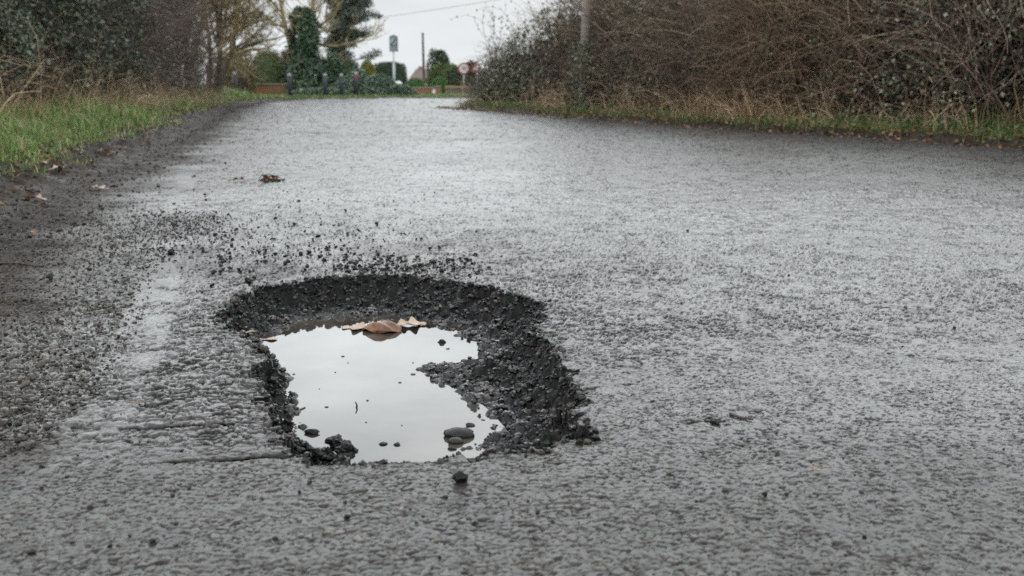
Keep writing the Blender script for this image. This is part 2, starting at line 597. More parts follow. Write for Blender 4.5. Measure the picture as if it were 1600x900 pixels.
        depth = -0.014 * smoothstep(0, 0.012, s) * (1 - t) - (WL + 0.001) * (1 - (1 - t) ** 2.4)
        depth = depth - 0.040 * smoothstep(0.0, 0.16, -w) - 0.006 * smoothstep(0, 0.02, -w)
        rough_amt = smoothstep(0, 0.02, s)
        shore = smoothstep(-0.06, 0.02, w)
        zz = depth + rough_amt * (0.0075 * peb - 0.004 + 0.015 * big + 0.015 * fbm(xb, yb, 14, 133, 5, 0.6)) * (0.35 + 0.65 * shore)
        hold = smoothstep(0.0, 0.004, s)
        zb = z[bb]
        # crumbled lip just outside
        lip = smoothstep(-0.05, 0, s) * (1 - hold)
        zb = zb - 0.004 * lip * (0.5 + cid)
        z[bb] = zb * (1 - hold) + zz * hold
        tw[bb] = t
        pot[bb] = (s > 0.002)
        srim[bb] = s; sw[bb] = -w
        crev[bb] = np.where(s > 0.002, np.clip(1 - (k2 - k1) / 0.3, 0, 1), np.maximum(crev[bb], 0.5 * lip))
        rid[bb] = np.where(s > 0.002, kid, rid[bb])
        grav[bb] = np.where(s > 0.0, 0, grav[bb])
        mud[bb] = np.where(s > 0.0, 0, mud[bb])
    return z, dict(road=on, pot=pot > 0.5, mud=mud, grav=grav, crev=crev, srnd=np.where(grav > 0.3, gid, rid), line=line, dout=dout, wetb=tw, crk=crk, coarse=smoothstep(4, 12, y),
                   isL=isL, isR=isR, srim=srim, sw=sw)


def HZ(x, y):
    x = np.atleast_1d(np.asarray(x, dtype=np.float64)); y = np.atleast_1d(np.asarray(y, dtype=np.float64))
    return H(x, y)[0]


# ------------------------------------------------------------------ ground materials
def road_material():
    m, nt, b = new_mat("wet_tarmac")
    srnd, crev, line, mud, grav = (attr(nt, k) for k in ("srnd", "crev", "line", "mud", "grav"))
    stone = ramp(nt, srnd, [(0.0, (0.023, 0.022, 0.0205)), (0.35, (0.034, 0.0325, 0.030)), (0.75, (0.048, 0.0455, 0.042)), (1.0, (0.105, 0.098, 0.088))])
    fine = noise(nt, 180, 4)
    tint = noise(nt, 75, 2)
    stone = mixc(nt, maprange(nt, tint, 0.56, 0.68, 0, 0.55), stone, (0.075, 0.052, 0.038))
    stone = mixc(nt, maprange(nt, tint, 0.42, 0.32, 0, 0.5), stone, (0.045, 0.05, 0.058))
    stone = mixc(nt, maprange(nt, fine, 0.35, 0.7, 0, 0.6), stone, (0.03, 0.028, 0.026))
    c = mixc(nt, maprange(nt, crev, 0.15, 0.85, 0.0, 0.92), stone, (0.018, 0.0165, 0.015))
    big = noise(nt, 1.1, 5)
    c = mixc(nt, maprange(nt, big, 0.42, 0.68, 0.0, 0.35), c, (0.038, 0.034, 0.029))
    pl = noise(nt, 45, 4)
    linec = ramp(nt, pl, [(0.3, (0.08, 0.078, 0.075)), (0.65, (0.145, 0.143, 0.138))])
    c = mixc(nt, line, c, linec)
    gs = ramp(nt, srnd, [(0.0, (0.014, 0.012, 0.010)), (0.6, (0.034, 0.029, 0.025)), (1.0, (0.10, 0.088, 0.076))])
    c = mixc(nt, maprange(nt, grav, 0.1, 0.8, 0, 0.9), c, gs)
    mn = noise(nt, 7, 6, 0.65)
    mudc = ramp(nt, mn, [(0.3, (0.011, 0.008, 0.0065)), (0.55, (0.025, 0.0185, 0.0145)), (0.75, (0.046, 0.035, 0.028))])
    c = mixc(nt, maprange(nt, mud, 0.05, 0.85, 0, 0.95), c, mudc)
    c = mixc(nt, maprange(nt, attr(nt, 'crk'), 0.15, 0.7, 0, 1), c, (0.004, 0.0032, 0.0027))  # near-black painted into the shallow cracks as their inner shade
    nt.links.new(c, b.inputs["Base Color"])
    wet = noise(nt, 0.9, 4)
    r = maprange(nt, wet, 0.35, 0.65, 0.27, 0.35)
    r = math_n(nt, 'ADD', r, maprange(nt, mud, 0, 1, 0.0, 0.3))
    r = math_n(nt, 'ADD', r, maprange(nt, attr(nt, 'coarse'), 0, 1, 0.0, 0.10))
    sp_ = math_n(nt, 'MULTIPLY', math_n(nt, 'MULTIPLY', maprange(nt, mud, 0, 0.8, 0.72, 0.10), maprange(nt, crev, 0.12, 0.8, 1.0, 0.04)), maprange(nt, line, 0, 1, 1.0, 0.45))  # crevices lose their sheen, standing for the shade in them
    nt.links.new(sp_, b.inputs['Specular IOR Level'])
    r = math_n(nt, 'ADD', r, maprange(nt, grav, 0, 1, 0.0, 0.08))
    nt.links.new(r, b.inputs["Roughness"])
    b.inputs["IOR"].default_value = 1.5
    hh = math_n(nt, 'ADD', fine, math_n(nt, 'MULTIPLY', noise(nt, 60, 4), 2.0))
    bump(nt, b, hh, 0.00045, 0.8)
    return m


def pothole_material():
    m, nt, b = new_mat("broken_tarmac")
    srnd, crev = attr(nt, "srnd"), attr(nt, "crev")
    stone = ramp(nt, srnd, [(0.0, (0.004, 0.004, 0.004)), (0.55, (0.008, 0.008, 0.008)), (0.85, (0.014, 0.013, 0.012)), (1.0, (0.022, 0.02, 0.018))])
    fine = noise(nt, 160, 4)
    stone = mixc(nt, maprange(nt, fine, 0.4, 0.7, 0, 0.5), stone, (0.006, 0.0055, 0.0055))
    c = mixc(nt, maprange(nt, crev, 0.1, 0.9, 0.0, 0.9), stone, (0.003, 0.003, 0.0028))
    wb = attr(nt, 'wetb')
    nt.links.new(maprange(nt, wb, 0.55, 0.95, 0.12, 0.5), b.inputs['Specular IOR Level'])
    nt.links.new(c, b.inputs["Base Color"])
    nt.links.new(math_n(nt, 'ADD', maprange(nt, fine, 0.3, 0.7, 0.12, 0.25), maprange(nt, wb, 0.5, 0.95, 0.25, 0.05)), b.inputs["Roughness"])
    bump(nt, b, math_n(nt, 'ADD', fine, noise(nt, 420, 3)), 0.002, 0.8)
    return m


def verge_material():
    m, nt, b = new_mat("verge_soil")
    mn = noise(nt, 6, 6, 0.65)
    c = ramp(nt, mn, [(0.3, (0.011, 0.008, 0.006)), (0.5, (0.023, 0.017, 0.0125)), (0.75, (0.045, 0.034, 0.026))])
    gd = attr(nt, "green")
    gn = ramp(nt, noise(nt, 14, 5), [(0.3, (0.028, 0.04, 0.012)), (0.7, (0.06, 0.085, 0.025))])
    c = mixc(nt, gd, c, gn)
    nt.links.new(c, b.inputs["Base Color"])
    r = math_n(nt, 'ADD', maprange(nt, mn, 0.35, 0.65, 0.45, 0.8), maprange(nt, gd, 0, 1, 0, 0.3))
    nt.links.new(r, b.inputs["Roughness"])
    nt.links.new(maprange(nt, gd, 0, 0.6, 0.12, 0.02), b.inputs["Specular IOR Level"])
    bump(nt, b, noise(nt, 50, 5), 0.008, 0.8)
    return m


M_ROAD, M_POT, M_VERGE = road_material(), pothole_material(), verge_material()

# ------------------------------------------------------------------ the ground: road, pothole and verges, one continuous terrain cut by what it is
ys = [-3.0, -1.5, 0.0, 0.4, 0.7, 0.9]
y = 0.98
while y < 78:
    ys.append(y)
    y += min(max(0.0022, 0.55 * y * y / 563.0), 0.9)
ys = np.array(ys)
NU = 1560
u = np.linspace(-1, 1, NU)
half = 0.62 + 0.74 * np.maximum(ys, 0.0) + np.where(ys < 0.5, 6, 0)
GX = (u[None, :] * half[:, None]); GY = np.repeat(ys[:, None], NU, 1)
gz, gm = H(GX.ravel(), GY.ravel())
GV = np.stack([GX.ravel(), GY.ravel(), gz], 1)
ii = (np.arange(len(ys) - 1)[:, None] * NU + np.arange(NU - 1)[None, :]).ravel()
GF = np.stack([ii, ii + 1, ii + NU + 1, ii + NU], 1)


def zone_faces(mask_v):
    return mask_v[GF].sum(1) >= 2


f_pot = zone_faces(gm["pot"])
f_road = zone_faces(gm["road"]) & ~f_pot
f_rest = ~f_pot & ~f_road
green = smoothstep(0.40, 0.85, gm["dout"] + 0.25 * fbm(GX.ravel(), GY.ravel(), 2.2, 201, 3)) * gm["isL"] \
    + smoothstep(0.10, 0.35, gm["dout"]) * gm["isR"] + smoothstep(0.1, 0.4, gm["dout"]) * (~gm["isL"] & ~gm["isR"])


def zone_obj(name, faces, mat, keys):
    F = GF[faces]
    used, inv = np.unique(F, return_inverse=True)
    F = inv.reshape(-1, 4).astype(np.int32)
    at_ = {k: (green if k == "green" else gm[k])[used] for k in keys}
    return mk(name, GV[used], F, mat, None, at_, True)


o = zone_obj("road", f_road, M_ROAD, ("coarse", "crk", "mud", "grav", "crev", "srnd", "line"))
tag(o, kind="structure")
o = zone_obj("pothole", f_pot, M_POT, ("crev", "srnd", "wetb"))
tag(o, "deep ragged pothole of black broken tarmac holding a pool of rainwater", "pothole")
o = zone_obj("verge", f_rest, M_VERGE, ("green",))
tag(o, kind="structure")

# far ground, one sheet to the horizon
M_FIELD = simple_mat("far_field", (0.03, 0.045, 0.015), (0.06, 0.07, 0.03), 0.8, 0.3)
o = mk("ground", [(-3000, -3000, -0.25), (3000, -3000, -0.25), (3000, 3000, -0.25), (-3000, 3000, -0.25)], np.array([[0, 1, 2, 3]]), M_FIELD)
tag(o, kind="structure")

# ------------------------------------------------------------------ puddle
m, nt, b = new_mat("puddle_water")
nt.links.new(ramp(nt, noise(nt, 4, 5, 0.6), [(0.38, (0.018, 0.015, 0.012)), (0.66, (0.07, 0.062, 0.052))]), b.inputs["Base Color"])
b.inputs["Roughness"].default_value = 0.015
b.inputs["IOR"].default_value = 1.46
bump(nt, b, noise(nt, 5, 2), 0.0012, 0.25)
wc = WATER.mean(0)
wp = wc + (WATER - wc) * 1.10
bm = bmesh.new()
fv = [bm.verts.new((px, py, -WL)) for px, py in wp]
bm.faces.new(fv)
bmesh.ops.triangulate(bm, faces=bm.faces[:])
puddle = bm_obj("puddle", bm, m)
tag(puddle, "still grey puddle mirroring the bright sky inside the pothole", "puddle", kind="structure")
for p in puddle.data.polygons:
    if p.normal.z < 0: p.flip()

RNG = np.random.default_rng(908)
# ------------------------------------------------------------------ stones
def rock_base(sub, seed, flat=0.8, planes=11, round_=False):
    rs = np.random.default_rng(seed)
    bm = bmesh.new()
    bmesh.ops.create_icosphere(bm, subdivisions=sub, radius=1.0)
    V = np.array([v.co[:] for v in bm.verts]); F = np.array([[v.index for v in f.verts] for f in bm.faces])
    bm.free()
    N = norm(rs.normal(size=(planes, 3)))
    for nrm_ in N:
        c = rs.uniform(0.8, 0.95) if round_ else rs.uniform(0.5, 0.85)
        d = V @ nrm_
        V = V - np.maximum(d - c, 0)[:, None] * nrm_[None]
    V = V * (1 + 0.05 * rs.normal(size=(len(V), 1))) if not round_ else V
    V = V * rs.uniform(0.75, 1.1, 3) * np.array([1, 1, flat])
    return V, F


def stone_mat(name, c1, c2, rough):
    m, nt, b = new_mat(name)
    oi = nt.nodes.new("ShaderNodeObjectInfo")
    n = noise(nt, 120, 4)
    f = math_n(nt, 'ADD', math_n(nt, 'MULTIPLY', n, 0.6), math_n(nt, 'MULTIPLY', oi.outputs["Random"], 0.5))
    nt.links.new(ramp(nt, f, [(0.25, c1), (0.8, c2)]), b.inputs["Base Color"])
    b.inputs["Roughness"].default_value = rough
    b.inputs['Specular IOR Level'].default_value = 0.16
    bump(nt, b, noise(nt, 300, 4), 0.0015, 0.9)
    return m


M_CHIP = stone_mat("black_chip", (0.004, 0.004, 0.004), (0.016, 0.0155, 0.015), 0.42)
M_STONE = stone_mat("brown_stone", (0.04, 0.033, 0.028), (0.13, 0.11, 0.092), 0.5)
M_PEB = stone_mat("smooth_pebble", (0.018, 0.0175, 0.017), (0.045, 0.043, 0.041), 0.38)
M_GRAV = veg_mat("gravel_mix", [(0, (0.004, 0.004, 0.004)), (0.5, (0.011, 0.011, 0.011)), (0.8, (0.026, 0.024, 0.022)), (0.93, (0.06, 0.05, 0.043)), (1.0, (0.13, 0.105, 0.085))], 0.42, 0.16)
M_GRIT = veg_mat("edge_grit", [(0, (0.008, 0.0075, 0.007)), (0.45, (0.026, 0.022, 0.019)), (0.8, (0.06, 0.052, 0.045)), (1.0, (0.15, 0.13, 0.11))], 0.45, 0.25)
rock_me = []
for i in range(10):
    V, F = rock_base(2, 300 + i, 0.8)
    oo = mk("asphalt_chip", V, F)
    rock_me.append(oo.data)
    bpy.data.objects.remove(oo)


def poly_px(n, pts, power=None):
    """n random photo pixels inside a polygon"""
    P = np.array(pts, float)
    got = []
    while len(got) < n:
        q = RNG.uniform(P.min(0), P.max(0), size=(n * 3, 2))
        k = inside(P, q[:, 0], q[:, 1])
        got += list(q[k])
    return np.array(got[:n])


def normal_px(n, mean, std, lo, hi):
    got = []
    while len(got) < n:
        q = RNG.normal(mean, std, size=(n * 3, 2))
        got += list(q[((q > lo) & (q < hi)).all(1)])
    return np.array(got[:n])


def px_ground(q):
    return np.array([gp(a, b)[:2] for a, b in q])


SPRAY = [(262, 300), (420, 290), (560, 315), (690, 370), (760, 402), (700, 420), (600, 424), (480, 430), (372, 452), (330, 470), (262, 420), (250, 360)]
EDGE = [(0, 330), (120, 300), (250, 335), (300, 375), (250, 420), (215, 520), (150, 620), (60, 700), (0, 720)]
# individual chips: the larger ones, sprayed on the road behind the hole and along the left edge
sets = []
q = np.vstack([poly_px(70, SPRAY),
               normal_px(105, (470, 405), (110, 22), (255, 300), (760, 428)),
               normal_px(35, (330, 372), (60, 22), (245, 320), (470, 440))])
sets.append((q, (0.0055, 0.0125), M_CHIP, "small black asphalt chip lying loose on the wet road behind the pothole", "black chips sprayed on the road behind the pothole", "asphalt_chip", "asphalt chip"))
q = poly_px(62, EDGE)
sets.append((q, (0.006, 0.013), M_STONE, "small brownish stone lying in the gritty mud at the left road edge", "stones in the grit along the left edge", "loose_stone", "stone"))
for q, (s0, s1), mat, lab, grp, nm, cat in sets:
    W = px_ground(q)
    zz = HZ(W[:, 0], W[:, 1])
    S = s0 + (s1 - s0) * RNG.random(len(W)) ** 2.2
    first = {}
    srt = RNG.permutation(len(W))
    for j in srt:
        mi = int(RNG.integers(0, 10))
        if mi not in first:
            me = rock_me[mi].copy(); me.materials.clear(); me.materials.append(mat); me.name = nm
            first[mi] = me
        o = bpy.data.objects.new(nm, first[mi])
        COL.objects.link(o)
        o.location = (W[j, 0], W[j, 1], zz[j] + S[j] * 0.42)
        o.rotation_euler = (RNG.uniform(-.5, .5), RNG.uniform(-.5, .5), RNG.uniform(0, 6.28))
        o.scale = (S[j], S[j] * RNG.uniform(0.7, 1.0), S[j] * RNG.uniform(0.7, 1.0))
        tag(o, lab, cat, grp)


def rot_many(n):
    q = norm(RNG.normal(size=(n, 4)))
    w, x, y_, z = q.T
    return np.stack([1 - 2 * (y_ * y_ + z * z), 2 * (x * y_ - z * w), 2 * (x * z + y_ * w),
                     2 * (x * y_ + z * w), 1 - 2 * (x * x + z * z), 2 * (y_ * z - x * w),
                     2 * (x * z - y_ * w), 2 * (y_ * z + x * w), 1 - 2 * (x * x + y_ * y_)], 1).reshape(n, 3, 3)


CHIPS = [rock_base(1, 500 + i, 0.85, 8) for i in range(7)]


def chip_cloud(name, W, zz, S, mat, rnd, sink=0.3):
    parts = []
    kind = RNG.integers(0, len(CHIPS), len(W))
    for k in range(len(CHIPS)):
        sel = np.where(kind == k)[0]
        if not len(sel): continue
        V0, F0 = CHIPS[k]
        R = rot_many(len(sel))
        V = np.einsum('nij,vj->nvi', R, V0) * S[sel][:, None, None] * np.array([1, 1, 0.8])
        V = V + np.stack([W[sel, 0], W[sel, 1], zz[sel] + sink * S[sel]], 1)[:, None, :]
        F = (F0[None] + (np.arange(len(sel)) * len(V0))[:, None, None]).reshape(-1, 3)
        parts.append((V.reshape(-1, 3), F, np.repeat(rnd[sel], len(V0))))
    V, F, r = join(parts)
    return mk(name, V, F, mat, None, {"rnd": r})


RNG = np.random.default_rng(910)
# loose small grit: past counting
qs = [poly_px(3600, EDGE), np.vstack([normal_px(1300, (290, 353), (38, 12), (120, 300), (440, 410)), normal_px(1000, (225, 372), (60, 22), (20, 300), (420, 450))]),
      normal_px(800, (470, 395), (120, 35), (240, 285), (800, 470)),
      normal_px(420, (630, 418), (70, 9), (520, 395), (770, 434)),
      RNG.normal((560, 330), (160, 40), size=(300, 2)), RNG.uniform((0, 300), (260, 420), size=(1500, 2)),
      RNG.uniform((900, 240), (1600, 880), size=(60, 2)), RNG.uniform((0, 560), (900, 880), size=(160, 2))]
q = np.vstack(qs)
W = px_ground(q)
S = 0.0016 + 0.0045 * RNG.random(len(W)) ** 2
S[5900 + 800:5900 + 1220] *= 1.7
zz, mm = H(W[:, 0], W[:, 1])
k = ~mm["pot"]
edge = np.zeros(len(W), bool); edge[:3600] = True; edge[7920:9420] = True
for nm_, k2, mt_ in (("gravel", k & ~edge, M_GRAV), ("edge_grit", k & edge, M_GRIT)):
    o = chip_cloud(nm_, W[k2], zz[k2], S[k2], mt_, RNG.random(k2.sum()) ** 1.2)
    tag(o, kind="stuff")

RNG = np.random.default_rng(909)
# gravel inside the hole
lo, hi = RIM.min(0), RIM.max(0)
q = RNG.uniform(lo, hi, size=(17000, 2))
zz, mm = H(q[:, 0], q[:, 1])
k = (mm["srim"] > -0.004) & (mm["sw"] < 0.006)
q, zz = q[k], zz[k]
S = 0.0020 + 0.0085 * RNG.random(len(q)) ** 3.2
M_GWALL = veg_mat("wall_gravel", [(0, (0.004, 0.004, 0.004)), (0.5, (0.013, 0.013, 0.013)), (0.78, (0.034, 0.032, 0.03)), (0.92, (0.08, 0.07, 0.06)), (1.0, (0.15, 0.125, 0.105))], 0.27, 0.34)
M_GWET = veg_mat("wet_gravel", [(0, (0.006, 0.006, 0.006)), (0.5, (0.02, 0.0195, 0.019)), (0.85, (0.05, 0.046, 0.043)), (1.0, (0.13, 0.11, 0.095))], 0.24, 0.5)
wetk = mm["wetb"][k] > 0.62
for nm_, k2, mt_ in (("pothole_gravel", ~wetk, M_GWALL), ("wet_gravel", wetk, M_GWET)):
    o = chip_cloud(nm_, q[k2], zz[k2], S[k2], mt_, RNG.random(k2.sum()), 0.15)
    tag(o, kind="stuff")


# crumbled rim stones
sel = np.where(np.abs(mm["srim"][k] - 0.006) < 0.016)[0]
sel = sel[(RNG.random(len(sel)) < 0.8) & ~((q[sel, 1] < 1.68) & (q[sel, 0] > -0.25) & (q[sel, 0] < -0.06))]
q2 = np.repeat(q[sel], 2, 0) + RNG.normal(0, 0.004, (2 * len(sel), 2))
o = chip_cloud("rim_rubble", q2, HZ(q2[:, 0], q2[:, 1]), 0.003 + 0.006 * RNG.random(len(q2)) ** 1.6, M_GRAV, RNG.random(len(q2)), 0.2)
tag(o, kind="stuff")


# distinct stones
def lumpy(V, seed, a=0.35, n=60, c0=0.8):
    rs = np.random.default_rng(seed)
    B = norm(rs.normal(size=(n, 3))); A = rs.uniform(-1, 1, n)
    u_ = norm(V)
    return V * (1 + a * (A[None] * np.clip(u_ @ B.T - c0, 0, 1) / (1 - c0)).sum(1))[:, None] * (1 + 0.04 * rs.normal(size=(len(V), 1)))


def stone(px, py, size, mat, label, nm="stone", cat="stone", flat=0.7, round_=False, seed=1, z=None, ratio=(1, 0.8), rotz=0.0, sink=0.35, group=None):
    p = gp(px, py, 0 if z is None else z)
    zb = float(HZ(p[0], p[1])[0]) if z is None else z
    V, F = rock_base(4 if nm == 'tarmac_lump' else 3, seed, 1.0, 9 if round_ else 10, round_)
    if round_: V = lumpy(V, seed, 0.10, 30, 0.5)
    else: V = lumpy(V, seed, 0.35 if nm == 'tarmac_lump' else 0.12)
    V = V / np.abs(V).max(0) * np.array([1, ratio[1], flat]) * size * 0.5
    o = mk(nm, V, F, mat, None, None, round_)
    o.location = (p[0], p[1], zb + sink * size * flat)
    o.rotation_euler = (0, 0, rotz)
    tag(o, label, cat, group)
    return o


stone(719, 757, 0.024, M_CHIP, "lone black angular lump on the road in front of the pothole", flat=0.8, seed=2)
stone(717, 681, 0.056, M_PEB, "larger smooth grey pebble breaking the water at the near right of the puddle", "pebble", "pebble", 0.42, True, 3, -WL, (1, .7), 0.1, 0.15)
stone(711, 692, 0.030, M_PEB, "smaller smooth grey pebble in front of the larger pebble in the puddle", "pebble", "pebble", 0.5, True, 4, -WL, (1, .7), 0.0, 0.15)
stone(706, 702, 0.018, M_CHIP, "smallest dark pebble barely above water before the two grey pebbles", "pebble", "pebble", 0.4, True, 14, -WL, (1, .6), 0.0, 0.1)
stone(486, 677, 0.034, M_CHIP, "flat dark asphalt lump in the puddle near its left bank", flat=0.4, seed=5, z=-WL, ratio=(1, .5), sink=0.1)
stone(690, 535, 0.025, M_CHIP, "black stone in the dark water below the far bank", flat=0.6, seed=6, z=-WL, sink=0.1)
stone(597, 694, 0.020, M_CHIP, "low dark stone just breaking the water near the front bank", flat=0.3, seed=7, z=-WL, sink=0.1)
stone(620, 695, 0.015, M_CHIP, "small pointed dark stone in the water beside the low stone", flat=0.6, seed=8, z=-WL, sink=0.1)
stone(735, 665, 0.018, M_CHIP, "dark stone at the right shore of the puddle behind the pebbles", flat=0.5, seed=9, z=-WL, sink=0.15)
stone(172, 485, 0.030, M_STONE, "flat brown stone on the gritty edge left of the worn white line", flat=0.5, seed=10)
stone(101, 529, 0.024, M_STONE, "reddish brown stone in the grit at the far left", flat=0.7, seed=11)
stone(12, 596, 0.030, M_CHIP, "grey flat stone at the left border of the photo", flat=0.45, seed=12)
stone(80, 440, 0.026, M_CHIP, "dark chunk standing up in the gravel at the left", flat=0.8, seed=13)
stone(123, 441, 0.024, M_STONE, "rounded brown stone right of the dark chunk in the gravel", flat=0.7, seed=15)
stone(268, 399, 0.024, M_CHIP, "biggest black chip beside the worn line left of the pothole", "asphalt_chip", "asphalt chip", 0.9, seed=16)
stone(388, 440, 0.020, M_CHIP, "black chip sitting at the far left rim of the pothole", "asphalt_chip", "asphalt chip", 0.9, seed=17)
stone(1075, 362, 0.014, M_CHIP, "single black chip on the open road right of the spray", "asphalt_chip", "asphalt chip", 0.8, seed=18)
stone(1117, 664, 0.020, M_CHIP, "black chip lying in the short crack at the right of the road", "asphalt_chip", "asphalt chip", 0.5, seed=19)
stone(1195, 780, 0.009, M_CHIP, "tiny black speck of stone on the road at the lower right", "asphalt_chip", "asphalt chip", 0.9, seed=20)
# crumbled lumps on the near-left lip of the hole
for k, (px, py, s, lab) in enumerate([
        (524, 697, 0.034, "tallest crumbled tarmac lump standing in the water at the near left bank"),
        (545, 708, 0.036, "rounded tarmac lump at the right end of the near left bank"),
        (515, 716, 0.030, "squat tarmac lump in the middle of the near left bank"),
        (492, 716, 0.034, "knobbly tarmac lump at the near left corner of the hole"),
        (470, 703, 0.032, "jagged tarmac lump stuck to the left corner bank"),
        (538, 720, 0.026, "black lump at the front lip of the pothole"),
        (448, 668, 0.030, "loose tarmac lump against the left wall of the hole below the crack")]):
    stone(px, py, s * 1.35, M_CHIP, lab, "tarmac_lump", "tarmac lump", 0.8, seed=40 + k, z=-WL * 0.8, ratio=(1, .85), rotz=k, sink=0.15)

# ------------------------------------------------------------------ leaves and bits on the ground
def leaf_mat(name, c1, c2, rough=0.4):
    m, nt, b = new_mat(name)
    n = noise(nt, 60, 5)
    n2 = noise(nt, 14, 3)
    c = mixc(nt, maprange(nt, n2, 0.45, 0.65, 0, 0.7), ramp(nt, n, [(0.3, c1), (0.7, c2)]), c1)
    nt.links.new(c, b.inputs["Base Color"])
    b.inputs["Roughness"].default_value = rough
    bump(nt, b, n, 0.0015, 0.6)
    return m


M_LPALE = leaf_mat("pale_dead_leaf", (0.20, 0.12, 0.07), (0.36, 0.26, 0.175))
M_LBROWN = leaf_mat("brown_dead_leaf", (0.045, 0.015, 0.005), (0.24, 0.092, 0.026), 0.35)
M_LTAN = leaf_mat("tan_dead_leaf", (0.20, 0.12, 0.07), (0.34, 0.24, 0.16), 0.5)
M_TWIG = simple_mat("dark_twig", (0.022, 0.016, 0.012), (0.05, 0.037, 0.028), 0.5, 40)
M_STRAWT = simple_mat("straw_bit", (0.2, 0.12, 0.06), (0.32, 0.2, 0.1), 0.5, 40)


def oak_leaf(loc, L, W, rotz, curl, mat, label, lobes=4, arch=0.0, tilt=0.0, wav=0.1, seed=0, dome=0.0, nm="fallen_leaf", group=None, cat="leaf"):
    """lobed leaf with a stalk; curl folds the sides up (+) or down (-), arch bends it lengthwise"""
    rs = np.random.default_rng(seed)
    nu, nv = 28, 9
    V = []
    ph = rs.uniform(0, 6)
    for i in range(nu):
        t = i / (nu - 1)
        w = math.sin(math.pi * min(1, t * 0.97 + 0.03)) ** 0.75 * (0.62 + 0.38 * math.cos(2 * math.pi * lobes * t + ph * 0.1)) * (0.55 + 0.55 * t)
        if i == 0: w = 0.02
        if i == nu - 1: w = 0.06
        for j in range(nv):
            s = (j / (nv - 1)) * 2 - 1
            x = (t - 0.5) * L
            yv = s * w * W * 0.5
            z = curl * (abs(s * w) ** 1.6) * W * 0.5 + arch * L * (0.25 - (t - 0.5) ** 2) + wav * W * 0.25 * math.sin(6 * t + 3 * s + ph) * abs(s)
            if dome: z = dome * L * (0.25 - (t - 0.5) ** 2) * (1 - abs(s) ** 2.2) + 0.06 * L * (t - 0.5) * s + 0.004 * math.sin(9 * t + 5 * s)
            V.append((x, yv, z))
    V = np.array(V)
    V[:, 2] -= V[:, 2].min()
    i = (np.arange(nu - 1)[:, None] * nv + np.arange(nv - 1)[None]).ravel()
    F = np.stack([i, i + 1, i + nv + 1, i + nv], 1)
    o = mk(nm, V, F, mat, None, None, True)
    md = o.modifiers.new("thick", 'SOLIDIFY'); md.thickness = 0.0006
    o.location = [float(c) for c in loc]
    o.rotation_euler = (tilt, 0, rotz)
    tag(o, label, cat, group)
    mid = V[4 * 1 - 0]
    P = np.array([[[-0.5 * L, 0, 0.001], [-0.56 * L, 0.005, 0.003], [-0.64 * L, 0.012, 0.005]]])
    Vs, Fs = tubes(P, np.array([[0.0011, 0.0009, 0.0007]]), 5)
    mk("leaf_stalk", Vs, Fs, mat, o)
    return o


def wp_(px, py, dz=0.002):
    p = gp(px, py, -WL)
    return (p[0], p[1], -WL + dz)


def gl(px, py, dz=0.004):
    p = gp(px, py, 0)
    zb = float(HZ(p[0], p[1])[0])
    return (p[0], p[1], zb + dz)


oak_leaf(wp_(559, 513, 0.0008), 0.085, 0.11, 3.0, 0.12, M_LPALE, "pale fallen leaf floating flat left of the curled brown leaf", 2, seed=1, wav=0.05)
oak_leaf(wp_(638, 509, 0.0015), 0.095, 0.12, 0.2, 0.12, M_LPALE, "pale lobed leaf floating flat right of the curled brown leaf", 3, seed=2, wav=0.12)
oak_leaf(wp_(597, 517, -0.004), 0.100, 0.085, 0.06, 0, M_LBROWN, "curled dark brown leaf standing in the puddle by the far bank", 0, seed=3, dome=0.85)
oak_leaf(wp_(416, 531, 0.0012), 0.055, 0.05, 0.1, 0.1, M_LPALE, "small cream leaf floating at the far left corner of the puddle", 1, seed=4, wav=0.05)
oak_leaf((*gp(384, 524, -0.012)[:2], -0.006), 0.045, 0.03, 0.3, 0.5, M_LTAN, "tan leaf caught on the left rim above the cream floating leaf", 1, seed=5)
oak_leaf(gl(374, 284), 0.11, 0.08, 0.2, 0.6, M_LBROWN, "rust brown leaf lying on the far wet road", 3, seed=6, arch=0.25)
oak_leaf(gl(152, 300, 0.01), 0.15, 0.09, -0.4, 0.4, M_LTAN, "long pale tan leaf lying on the muddy edge", 3, seed=7, arch=0.15)
oak_leaf(gl(58, 318, 0.012), 0.11, 0.07, -0.3, 0.5, M_LTAN, "brown curled leaf in the dark mud at the left", 2, seed=8, arch=0.3)
oak_leaf(gl(92, 278, 0.02), 0.13, 0.08, 1.0, 0.6, M_LPALE, "pale curled leaf at the edge of the grass nearest the mud", 2, seed=9, arch=0.3)
oak_leaf(gl(70, 268, 0.03), 0.13, 0.09, 2.2, 0.4, M_LTAN, "dull pinkish leaf lying in the grass edge left of the pale one", 3, seed=10, arch=0.2)
oak_leaf(gl(392, 334), 0.045, 0.03, 0.3, 0.3, M_LTAN, "small tan leaf scrap on the road above the spray of chips", 2, seed=12)
oak_leaf(gl(214, 634), 0.022, 0.013, 0.6, 0.4, M_LBROWN, "tiny red brown leaf scrap on the worn white line", 1, seed=13)
oak_leaf(gl(1284, 742), 0.020, 0.010, 0.2, 0.5, M_LTAN, "tiny tan leaf scrap on the road at the lower right", 1, seed=14)


def twig(pts, r, mat, label, nm="twig", cat="twig", group=None):
    P = np.array(pts, float)[None]
    V, F = tubes(P, np.linspace(r, r * 0.5, P.shape[1])[None], 5)
    o = mk(nm, V, F, mat)
    tag(o, label, cat, group)
    return o


def gtwig(pxs, r, mat, label, z=None, dz=0.004, **kw):
    pts = []
    for px, py in pxs:
        p = gp(px, py, 0 if z is None else z)
        pts.append((p[0], p[1], (float(HZ(p[0], p[1])[0]) if z is None else z) + dz))
    return twig(pts, r, mat, label, **kw)


